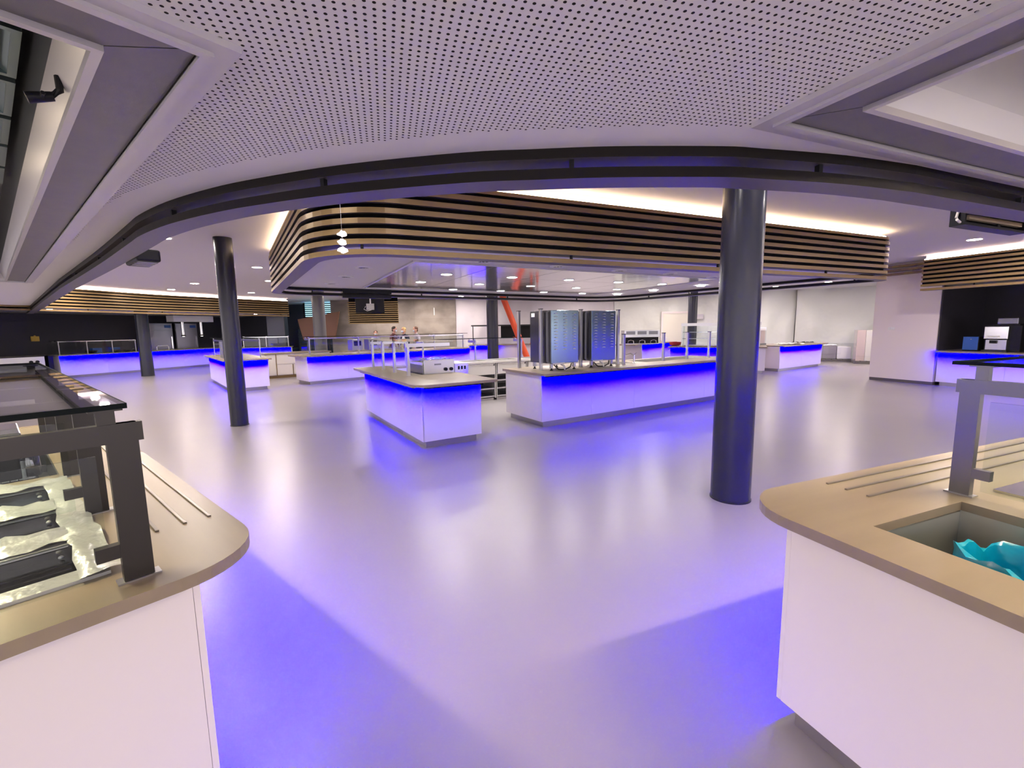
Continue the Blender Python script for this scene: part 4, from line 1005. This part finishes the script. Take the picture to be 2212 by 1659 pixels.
MB().box(0, 1.5, 0, 0.5, 0.28, 0.58).build('head', 'steel', ap, bevel=0.01); MB().box(0.03, 1.47, 0.05, 0.5, 0.03, 0.28).build('recess', 'black', ap); MB().box(0, 1.5, -0.08, 0.5, 0, 0.03).build('drip_tray', 'steel', ap)
for q in range(3):
    MB().box(0.08 + q * 0.48, 0.46 + q * 0.48, -0.012, 0, 0.40, 0.54).build('window', 'steel_dark', ap)
    MB().tube([(0.15 + q * 0.48, -0.03, 0.04), (0.16 + q * 0.48, -0.03, 0.14), (0.27 + q * 0.48, -0.03, 0.17), (0.38 + q * 0.48, -0.03, 0.14), (0.39 + q * 0.48, -0.03, 0.04)], 0.014, 6).build('cup_guard', 'steel_bright', ap)
TO = (-1.95, 20.6)
counter('serving_counter', 'white back counter with blue glow at the foot of the orange pipe', TO, (1, 0.03), (0, 3.2, 0, 0.8), '', off=0.085)
tape((0, -0.085), (1.3, -0.085), 0.02, 76).build('led_strip', 'led_blue', COL.objects[-1].parent, fix=False)
worktop('brown worktop of the back counter at the foot of the orange pipe', TO, (1, 0.03), rect(-0.05, 3.25, -0.13, 0.85))
sc = thing('serving_shelf', 'dark steel shelf unit behind the column beside the orange pipe', 'shelf', (-2.1, 21.2, WT), 0)
for x in (0.25, 3.2): MB().box(x, x + 0.04, 0, 0.04, 0, 0.86).build('leg', 'black_metal', sc)
MB().box(0.2, 3.3, -0.1, 0.4, 0.86, 0.92).build('shelf', 'black_metal', sc); MB().box(0.9, 3.3, -0.05, 0.35, 0.28, 0.32).build('shelf', 'black_metal', sc); MB().box(1.6, 3.2, 0.3, 0.34, 0.32, 0.86).build('back_panel', 'black', sc)
UO = (-13.4, 21.9)
counter('serving_counter', 'white counter with blue glow in the dim corner behind the slim column', UO, (0.93, 0.36), (0, 2.2, 0, 0.8), 'f', off=0.085)
worktop('brown worktop of the counter in the dim corner', UO, (0.93, 0.36), rect(-0.05, 2.25, -0.13, 0.85))
guard('glass guard on the counter in the dim corner', UO, (0.93, 0.36), (0.1, 1.1, 2.1), 0.1, 0.7, 1.40, (0, 2.2, 0.05, 0.5), m='steel', front=True, pane_end=False, back_posts=False, pw=0.05)

# ------------------------------------------------------------------ outer walls
tag(MB().prism([LP(MO, MA, -7, 2.42), LP(MO, MA, 9.5, 2.42), LP(MO, MA, 9.5, 2.55), LP(MO, MA, -7, 2.55)], 0, CEIL).build('wall_left', 'dark_wall'), None, kind='structure')
yb = thing('call_box', 'small yellow box on the dark wall', 'wall box', (*LP(MO, MA, 0.45, 2.39), 1.52), ang(MA))
MB().box(-0.12, 0.12, -0.05, 0.02, -0.1, 0.1).build('housing', 'yellow', yb, bevel=0.01); MB().lathe([(0.03, 0.1), (0.03, 0.13), (0.01, 0.14)], 12, 0, -0.015).build('button', 'yellow', yb)
# concrete wall cast in panels
cw_ = thing('wall_concrete', 'rough grey concrete wall behind the people', None, (0, 23.0, 0), 0, kind='structure')
xs = [-9.3, -7.0, -5.0, -2.85]
for i in range(3):
    for z0, z1 in ((0, 1.1), (1.103, 2.2), (2.203, CEIL)):
        MB().box(xs[i] + 0.004, xs[i + 1] - 0.004, 0, 0.2, z0, z1).build('concrete_panel', 'concrete', cw_)
MB().box(-9.3, -2.85, 0.02, 0.22, 0, CEIL).build('joint_backing', 'slat_dark', cw_)
tb = tag(MB().box(-0.02, 0.02, -0.06, 0.0, 0, 0.38).build('wall_lamp', 'white'), 'thin white vertical bar fixed high on the concrete wall', 'wall bar'); tb.location = (-3.95, 22.98, 2.38)
# slat cladding over the concrete
sc = thing('slat_cladding', 'bronze slat cladding hanging in front of the concrete wall', 'slats', (-7.9, 21.6, 0), 0)
for k in range(11): MB().box(0, 2.42, 0, 0.12, 1.98 + 0.1 * k, 2.032 + 0.1 * k).build('slat', 'slat', sc)
MB().box(0.02, 2.40, 0.12, 0.14, 1.98, CEIL).build('backing', 'backing', sc)
# dim corner: pier, glazing, window with blinds, slanted brown panel, armchairs
tag(box('wall_pier', 'column_grey', None, -13.2, -12.25, 24.0, 24.4, 0, 2.6), None, kind='structure')
tag(box('wall_back', 'dark_wall', None, -20, -8.8, 26.0, 26.2, 0, CEIL), None, kind='structure')
wn = tag(thing('window_1', 'window with light blue slatted blinds beside the grey column', None, (-11.0, 23.6, 0)), None, kind='structure')
MB().box(0, 2.35, 0.14, 0.16, 1.7, 3.15).build('pane', 'window_day', wn)
for k in range(9): MB().box(0, 2.35, 0, 0.06, 2.27 + 0.1 * k, 2.325 + 0.1 * k).build('blind_slat', 'slat_dark', wn)
for q in (0, 1.55, 2.3): MB().box(q, q + 0.05, 0.08, 0.14, 1.7, 3.15).build('mullion', 'black', wn)
bp = thing('slanted_panel', 'brown slanted panel standing behind the grey column', 'panel', (-10.75, 22.4, 0), 0)
m = MB(); pts = [(0.22, 1.25), (1.82, 1.25), (2.12, 2.62), (0.0, 2.26)]
m.add([(x, 0.0, z) for x, z in pts] + [(x, 0.08, z) for x, z in pts], [(0, 1, 2, 3), (7, 6, 5, 4), (0, 4, 5, 1), (1, 5, 6, 2), (2, 6, 7, 3), (3, 7, 4, 0)]).build('board', 'brown_panel', bp)
m = MB(); pts = [(-0.03, 2.24), (0.0, 2.26), (0.22, 1.25), (0.19, 1.22)]
m.add([(x, -0.01, z) for x, z in pts] + [(x, 0.09, z) for x, z in pts], [(0, 1, 2, 3), (7, 6, 5, 4), (0, 4, 5, 1), (1, 5, 6, 2), (2, 6, 7, 3), (3, 7, 4, 0)]).build('edge_strip', 'black', bp)
for q in (0.5, 1.5): MB().box(q, q + 0.06, 0.02, 0.08, 0, 1.3).build('stand_leg', 'black', bp)
ac = thing('sofa', 'dark sofa in the dim corner beyond the glass guard', 'sofa', (-12.1, 24.45, 0), 0)
MB().box(0, 1.05, 0, 0.7, 0.15, 0.55).build('seat', 'armchair', ac, bevel=0.05); MB().box(0, 1.05, 0.6, 0.85, 0.5, 1.55).build('backrest', 'armchair', ac, bevel=0.08)
for q in (0.05, 0.75): MB().box(q, q + 0.28, 0.58, 0.8, 1.5, 1.8).build('headrest', 'armchair', ac, bevel=0.06)
for q in (-0.15, 1.05): MB().box(q, q + 0.15, 0, 0.8, 0.0, 0.75).build('armrest', 'armchair', ac, bevel=0.04)

# white plastic sheeting hung along the unfinished side
def sheet(a, b, n, seed, m, name, label, z1=CEIL, amp=0.10):
    a, b = Vector(a), Vector(b); L = (b - a).length; d = (b - a) / L; nr = Vector((d.y, -d.x)); rs = np.random.RandomState(seed)
    nz = 14; vs = []; fs = []; ph = rs.rand(8) * 6.28; fr = 1.2 + rs.rand(8) * 5
    for i in range(n + 1):
        u = L * i / n
        for j in range(nz + 1):
            z = 0.01 + (z1 - 0.01) * j / nz
            w = sum(math.sin(fr[k] * u + ph[k] + (0.5 + 0.25 * k) * math.sin(z * (0.8 + 0.2 * k) + ph[-k - 1])) / (1 + 0.6 * k) for k in range(6))
            p = a + d * u + nr * (amp * w * (0.45 + 0.55 * (1 - abs(z / z1 - 0.4))))
            vs.append((p.x, p.y, z))
    for i in range(n):
        for j in range(nz): fs.append((i * (nz + 1) + j, (i + 1) * (nz + 1) + j, (i + 1) * (nz + 1) + j + 1, i * (nz + 1) + j + 1))
    return tag(MB().add(vs, fs).build(name, m, None, smooth=True, fix=False), label, 'plastic sheet', 'plastic sheeting')
sheet((-2.85, 23.1), (1.4, 23.1), 60, 1, 'plastic_lilac', 'plastic_sheet', 'lilac tinted plastic sheet between the concrete wall and the ovens')
sheet((1.4, 23.05), (5.3, 22.9), 60, 2, 'plastic_lilac', 'plastic_sheet', 'smooth pale plastic sheet behind the two ovens', amp=0.04)
sheet((5.3, 22.85), (9.2, 22.0), 70, 3, 'plastic_sheet', 'plastic_sheet', 'wrinkled white plastic sheet around the covered door')
sheet((9.2, 21.95), (13.4, 20.9), 80, 4, 'plastic_sheet', 'plastic_sheet', 'draped white plastic sheet behind the big column', amp=0.10)
sheet((13.4, 20.9), (17.2, 18.6), 80, 5, 'plastic_sheet', 'plastic_sheet', 'draped white plastic sheet behind the wrapped pallets', amp=0.16)
tag(MB().prism([(-2.9, 23.4), (5.3, 23.4), (13.4, 21.4), (17.6, 18.9), (17.7, 19.1), (13.5, 21.6), (5.4, 23.6), (-2.9, 23.6)], 0, CEIL).build('wall_unfinished', 'plastic_lilac'), None, kind='structure')
dr = thing('door_1', 'white covered door in the plastic sheeting', None, (7.55, 22.05, 0), math.atan2(-0.85, 3.9), kind='structure')
MB().box(0, 1.15, -0.03, 0.02, 0.01, 2.25).build('leaf', 'cream', dr)
for q in (-0.09, 1.15): MB().box(q, q + 0.09, -0.06, 0.03, 0, 2.34).build('door_frame', 'white_wall', dr)
MB().box(-0.09, 1.24, -0.06, 0.03, 2.25, 2.34).build('door_frame', 'white_wall', dr)
MB().tube([(0.1, -0.05, 1.05), (0.22, -0.05, 1.05)], 0.012, 6).build('door_handle', 'steel', dr)
nt_ = tag(MB().box(-0.22, 0.22, -0.004, 0.0, 0, 0.24).build('paper_notice', 'plastic_lilac'), 'pale paper notice on the sheeting beside the thin column', 'notice'); nt_.location = (9.2, 21.8, 1.95); nt_.rotation_euler = (0, 0, -0.25)
# orange pipe leaning at the back
op = thing('orange_pipe', 'thick orange slanted pipe beside the back column', 'pipe', (0.2, 19.4, 0))
MB().tube([(-0.62, 0, CEIL - 0.02), (0.62, 0, 0.0)], 0.13, 16).build('tube', 'orange', op, smooth=True)
MB().tube([(0.545, 0, 0.18), (0.61, 0, 0.02)], 0.15, 16).build('floor_socket', 'orange', op, smooth=True)
for k, x in enumerate((0.62, 0.9)):
    c = tag(MB().lathe([(0.14, 0), (0.14, 0.015), (0.09, 0.02), (0.02, 0.45), (0.0, 0.46)], 14).build('traffic_cone', 'orange', None, smooth=True), ['orange cone beside the foot of the orange pipe', 'second orange cone behind the nearer oven'][k], 'cone', 'orange cones')
    c.location = (x + 0.35, 20.85, WT)

# ------------------------------------------------------------------ pallets
def pallet(label, x, y, rz, kind):
    t = thing('wrapped_pallet', label, 'pallet', (x, y, 0), rz, 'wrapped pallets by the sheeting')
    for q in (-0.36, -0.06, 0.24):
        MB().box(-0.6, 0.6, q, q + 0.12, 0.0, 0.10).build('runner', 'pallet_wood', t)
    for k in range(6): MB().box(-0.6 + k * 0.205, -0.6 + k * 0.205 + 0.165, -0.4, 0.4, 0.10, 0.125).build('board', 'pallet_wood', t)
    if kind == 'tall':
        for k in range(4): MB().box(-0.56 + k * 0.28, -0.56 + k * 0.28 + 0.272, -0.36, 0.36, 0.127, 1.35).build('carton', ['carton_pink', 'cream'][k % 2], t)
        film = MB().box(-0.572, 0.572, -0.372, 0.372, 0.126, 1.362)
    else:
        for k in range(2):
            MB().box(-0.54 + k * 0.54, -0.54 + k * 0.54 + 0.52, -0.34, 0.34, 0.127, 0.66 + 0.1 * (k == 0)).build('machine_crate', ['steel', 'white'][k], t, bevel=0.03)
        film = MB().box(-0.57, 0.57, -0.37, 0.37, 0.126, 0.80)
    film.build('shrink_film', 'film_clear', t)
    if kind != 'tall': film_sheet(-0.62, 0.62, -0.44, -0.375, 0.0, 0.0, 14, 2, 9)
    return t
pallet('low film wrapped pallet beside the short counter', 13.95, 19.0, R(-20), 'low')
pallet('tall pallet of wrapped striped cartons beside the white wall', 14.55, 17.75, R(-30), 'tall')
pallet('tall wrapped carton pallet half hidden behind the white wall', 15.6, 17.1, R(-30), 'tall')

# ------------------------------------------------------------------ things hanging from the ceilings
pj = thing('black_unit', 'slim black unit hanging under the dark slatted edge beside the downlights', 'speaker', (-3.83, 4.72, 0.11), math.atan2(0.65, -0.76))
MB().box(-0.27, 0.27, -0.10, 0.10, 2.24, 2.36).build('housing', 'black', pj, bevel=0.02)
for k in range(4): MB().box(-0.22 + k * 0.115, -0.14 + k * 0.115, -0.08, 0.08, 2.232, 2.24).build('grille', 'steel_dark', pj)
for q in (-0.2, 0.2): MB().box(q - 0.015, q + 0.015, 0.02, 0.05, 2.36, CEIL - 0.11).build('bracket', 'black', pj)
MB().lathe([(0.03, 2.27), (0.03, 2.33)], 10, 0.28, 0).build('indicator', 'steel_bright', pj)
ph = thing('black_unit', 'slim black housing with beige bars hanging under the slatted edge by the plain hood', 'heater', (3.80, 3.60, 0.19), math.atan2(0.39, 0.92))
MB().box(-0.48, 0.48, -0.04, 0.05, 2.38, 2.40).build('top_plate', 'black', ph)
MB().box(-0.48, 0.48, 0.03, 0.05, 2.16, 2.38).build('back_plate', 'black', ph)
for q in (-0.48, 0.46): MB().box(q, q + 0.02, -0.04, 0.03, 2.16, 2.38).build('end_plate', 'black', ph)
MB().box(-0.40, 0.44, -0.030, 0.0, 2.195, 2.225).build('bar', 'cardboard', ph)
for a_, b_ in ((-0.32, 0.06), (0.12, 0.42)): MB().box(a_, b_, -0.030, 0.0, 2.265, 2.292).build('bar', 'cardboard', ph)
MB().box(0.07, 0.11, -0.02, 0.03, 2.165, 2.38).build('divider', 'black', ph)
MB().box(-0.48, 0.48, -0.045, 0.05, 2.145, 2.162).build('bottom_plate', 'black', ph)
MB().tube([(-0.485, 0.0, 2.26), (-0.51, 0.0, 2.20), (-0.50, -0.02, 2.165), (-0.57, -0.03, 2.175)], 0.009, 6).build('cable', 'cream', ph, smooth=True)
for q in (-0.3, 0.3): MB().box(q - 0.02, q + 0.02, 0.03, 0.05, 2.40, CEIL - 0.19).build('bracket', 'black', ph)
rk = np.random.RandomState(11)
pd = thing('glass_pendant', 'string of three glowing white glass lumps hanging before the rounded slats', 'pendant', (-1.54, 4.18, 0))
MB().tube([(0, 0, CEIL), (0, 0, 2.36)], 0.002, 5).build('wire', 'steel', pd)
for z in (2.51, 2.435, 2.365):
    m = MB().ellipsoid((0, 0, z), (0.042, 0.04, 0.026), 8, 5)
    m.v = [(x + rk.randn() * 0.006, y + rk.randn() * 0.006, zz + rk.randn() * 0.004) for x, y, zz in m.v]
    m.build('glass_lump', 'lump_glow', pd)
tv = thing('monitor', 'black monitor seen from behind hanging below the central canopy', 'monitor', (-4.1, 13.0, 2.35), R(14))
MB().box(-0.40, 0.40, -0.02, 0.02, -0.21, 0.21).build('back_cover', 'black', tv, bevel=0.008)
q = MB().box(-0.10, 0.12, -0.06, -0.02, -0.12, 0.06).build('mount_box', 'panel_grey', tv); MB().tube([(0.02, -0.05, 0.05), (0.02, -0.05, 0.87)], 0.02, 8).build('pole', 'white', q)
MB().tube([(-0.12, -0.05, -0.02), (-0.17, -0.06, -0.10), (-0.08, -0.06, -0.15), (0.04, -0.05, -0.12)], 0.01, 6).build('cable', 'white', tv, smooth=True)
bb = thing('blind_box', 'long black box fixed under the far edge of the central canopy', 'box', (-3.62, 9.62, 0), math.atan2(4.9, 7.85))
MB().box(0, 1.05, -0.08, 0.10, 2.44, 2.54).build('housing', 'black', bb); MB().box(0, 1.05, -0.06, 0.08, 2.34, 2.39).build('bottom_bar', 'black', bb)
for q in (0.05, 0.98): MB().box(q, q + 0.02, -0.03, 0.03, 2.39, 2.44).build('hanger', 'black', bb)

# ------------------------------------------------------------------ people
def person(label, x, y, rz, h, cloth, hair, hs, lean=0.10, apron=None, arms='front'):
    t = thing('person', label, 'person', (x, y, 0), rz)
    k = h / 1.75
    V = []; E = []; RD = []
    def v(p, r): V.append(Vector(p) * k); RD.append(r * k); return len(V) - 1
    def e(*c):
        for i in range(len(c) - 1): E.append((c[i], c[i + 1]))
    pel = v((0, 0, 0.95), 0.145); bel = v((0, -lean * .4, 1.12), 0.135); che = v((0, -lean * .8, 1.30), 0.15); nk = v((0, -lean, 1.45), 0.06); hd = v((0, -lean - 0.02, 1.52), 0.055)
    e(pel, bel, che, nk, hd)
    for s in (-1, 1):
        hip = v((s * 0.09, 0, 0.88), 0.095); kn = v((s * 0.10, -0.02, 0.48), 0.062); an = v((s * 0.10, 0.01, 0.09), 0.042); toe = v((s * 0.11, -0.13, 0.045), 0.038)
        e(pel, hip, kn, an, toe)
        sh = v((s * 0.19, -lean * .85, 1.39), 0.062); el = v((s * 0.25, -lean + 0.02, 1.12), 0.046); wr = v((s * 0.21, -lean - 0.12, 0.93), 0.032)
        e(che, sh, el, wr)
        pm = v((s * 0.20, -lean - 0.16, 0.88), 0.030); e(wr, pm)
        for q in range(4):
            f1 = v((s * 0.20, -lean - 0.17 + 0.019 * (q - 1.5), 0.825), 0.010); f2 = v((s * 0.19, -lean - 0.175 + 0.019 * (q - 1.5), 0.79 - 0.006 * (q in (1, 2))), 0.009); e(pm, f1, f2)
        th = v((s * 0.175, -lean - 0.195, 0.87), 0.010); th2 = v((s * 0.165, -lean - 0.215, 0.84), 0.009); e(pm, th, th2)
    me = bpy.data.meshes.new('body'); me.from_pydata(V, E, []); b = bpy.data.objects.new('body', me); COL.objects.link(b); b.parent = t
    b.modifiers.new('skin', 'SKIN'); sv = me.skin_vertices[0].data
    for i, r in enumerate(RD): sv[i].radius = (r, r * (0.72 if i in (1, 2) else 1.0))
    sv[0].use_root = True
    ss = b.modifiers.new('smooth', 'SUBSURF'); ss.levels = 1; ss.render_levels = 1
    me.materials.append(MATS[cloth])
    hy = (-lean - 0.04) * k
    hz = 1.63 * k
    m = MB(); n = 16; vs = []; fs = []
    prof = [(-0.115, 0.045), (-0.10, 0.062), (-0.06, 0.072), (-0.01, 0.078), (0.04, 0.08), (0.08, 0.072), (0.108, 0.045), (0.116, 0.012)]
    for z, r in prof:
        for q in range(n):
            a = 2 * math.pi * q / n; fy = math.sin(a)
            rr = r * (1.22 if fy > 0 else 1.16)
            nose = 0.018 if (fy < -0.96 and -0.06 < z < 0.0) else 0.0
            vs.append((r * math.cos(a) * k, hy + (rr * fy - nose) * k, hz + z * k))
    for j in range(len(prof) - 1):
        for q in range(n): fs.append((j * n + q, j * n + (q + 1) % n, (j + 1) * n + (q + 1) % n, (j + 1) * n + q))
    fs += [tuple(range(n - 1, -1, -1)), tuple((len(prof) - 1) * n + q for q in range(n))]
    head = m.add(vs, fs).build('head', 'skin', t, smooth=True)
    for s in (-1, 1):
        MB().ellipsoid((s * 0.083 * k, hy + 0.01 * k, hz - 0.01 * k), (0.012 * k, 0.02 * k, 0.032 * k), 8, 6).build('ear', 'skin', head, smooth=True)
        MB().ellipsoid((s * 0.032 * k, hy - 0.086 * k, hz + 0.012 * k), (0.012 * k, 0.008 * k, 0.007 * k), 8, 6).build('eye', 'hair_dark', head, smooth=True)
    hm = MB().ellipsoid((0, hy + 0.018 * k, hz + 0.045 * k), (0.092 * k * hs, 0.108 * k * hs, 0.085 * k * hs), 16, 8)
    hm.build('hair', hair, head, smooth=True)
    MB().ellipsoid((0, hy + 0.055 * k, hz - 0.03 * k), (0.078 * k, 0.062 * k, 0.075 * k), 12, 8).build('hair', hair, head, smooth=True)
    MB().ellipsoid((0, hy - 0.068 * k, hz - 0.055 * k), (0.062 * k, 0.042 * k, 0.052 * k), 14, 8).build('face_mask', 'mask_blue', head, smooth=True)
    MB().tube([(0, -lean * .95 * k, 1.40 * k), (0, hy + 0.01 * k, 1.53 * k)], [0.058 * k, 0.05 * k], 12).build('neck', 'skin', t, smooth=True)
    tr = MB()
    for s in (-1, 1): tr.tube([(s * 0.085 * k, 0, 0.93 * k), (s * 0.10 * k, -0.02 * k, 0.48 * k), (s * 0.10 * k, 0.01 * k, 0.08 * k)], [0.118 * k, 0.082 * k, 0.066 * k], 12)
    tr.build('trousers', 'trousers', t, smooth=True)
    for s in (-1, 1): MB().ellipsoid((s * 0.20 * k, (-lean - 0.16) * k, 0.87 * k), (0.026 * k, 0.042 * k, 0.05 * k), 10, 6).build('hand', 'skin', t, smooth=True)
    if apron: MB().ellipsoid((0, (-lean * .7 - 0.09) * k, 1.2 * k), (0.10 * k, 0.055 * k, 0.2 * k), 12, 8).build('shirt_front', apron, t, smooth=True)
    return t
person('person with short dark hair in a maroon top, wearing a face mask', -5.13, 19.0, R(75), 1.80, 'cloth_maroon', 'hair_dark', 1.0)
person('person with blond hair in a navy jacket over a white shirt', -4.44, 18.9, R(-35), 1.76, 'cloth_navy', 'hair_blond', 1.0, lean=0.16, apron='cloth_white')
person('person with brown hair in a light grey shirt, facing the blond one', -3.95, 19.0, R(-60), 1.78, 'cloth_grey', 'hair_brown', 0.97, lean=0.12)
person('person bending low so that only the grey-brown hair shows above the guard', -5.85, 19.1, R(20), 1.64, 'cloth_grey', 'hair_brown', 1.0, lean=0.1)
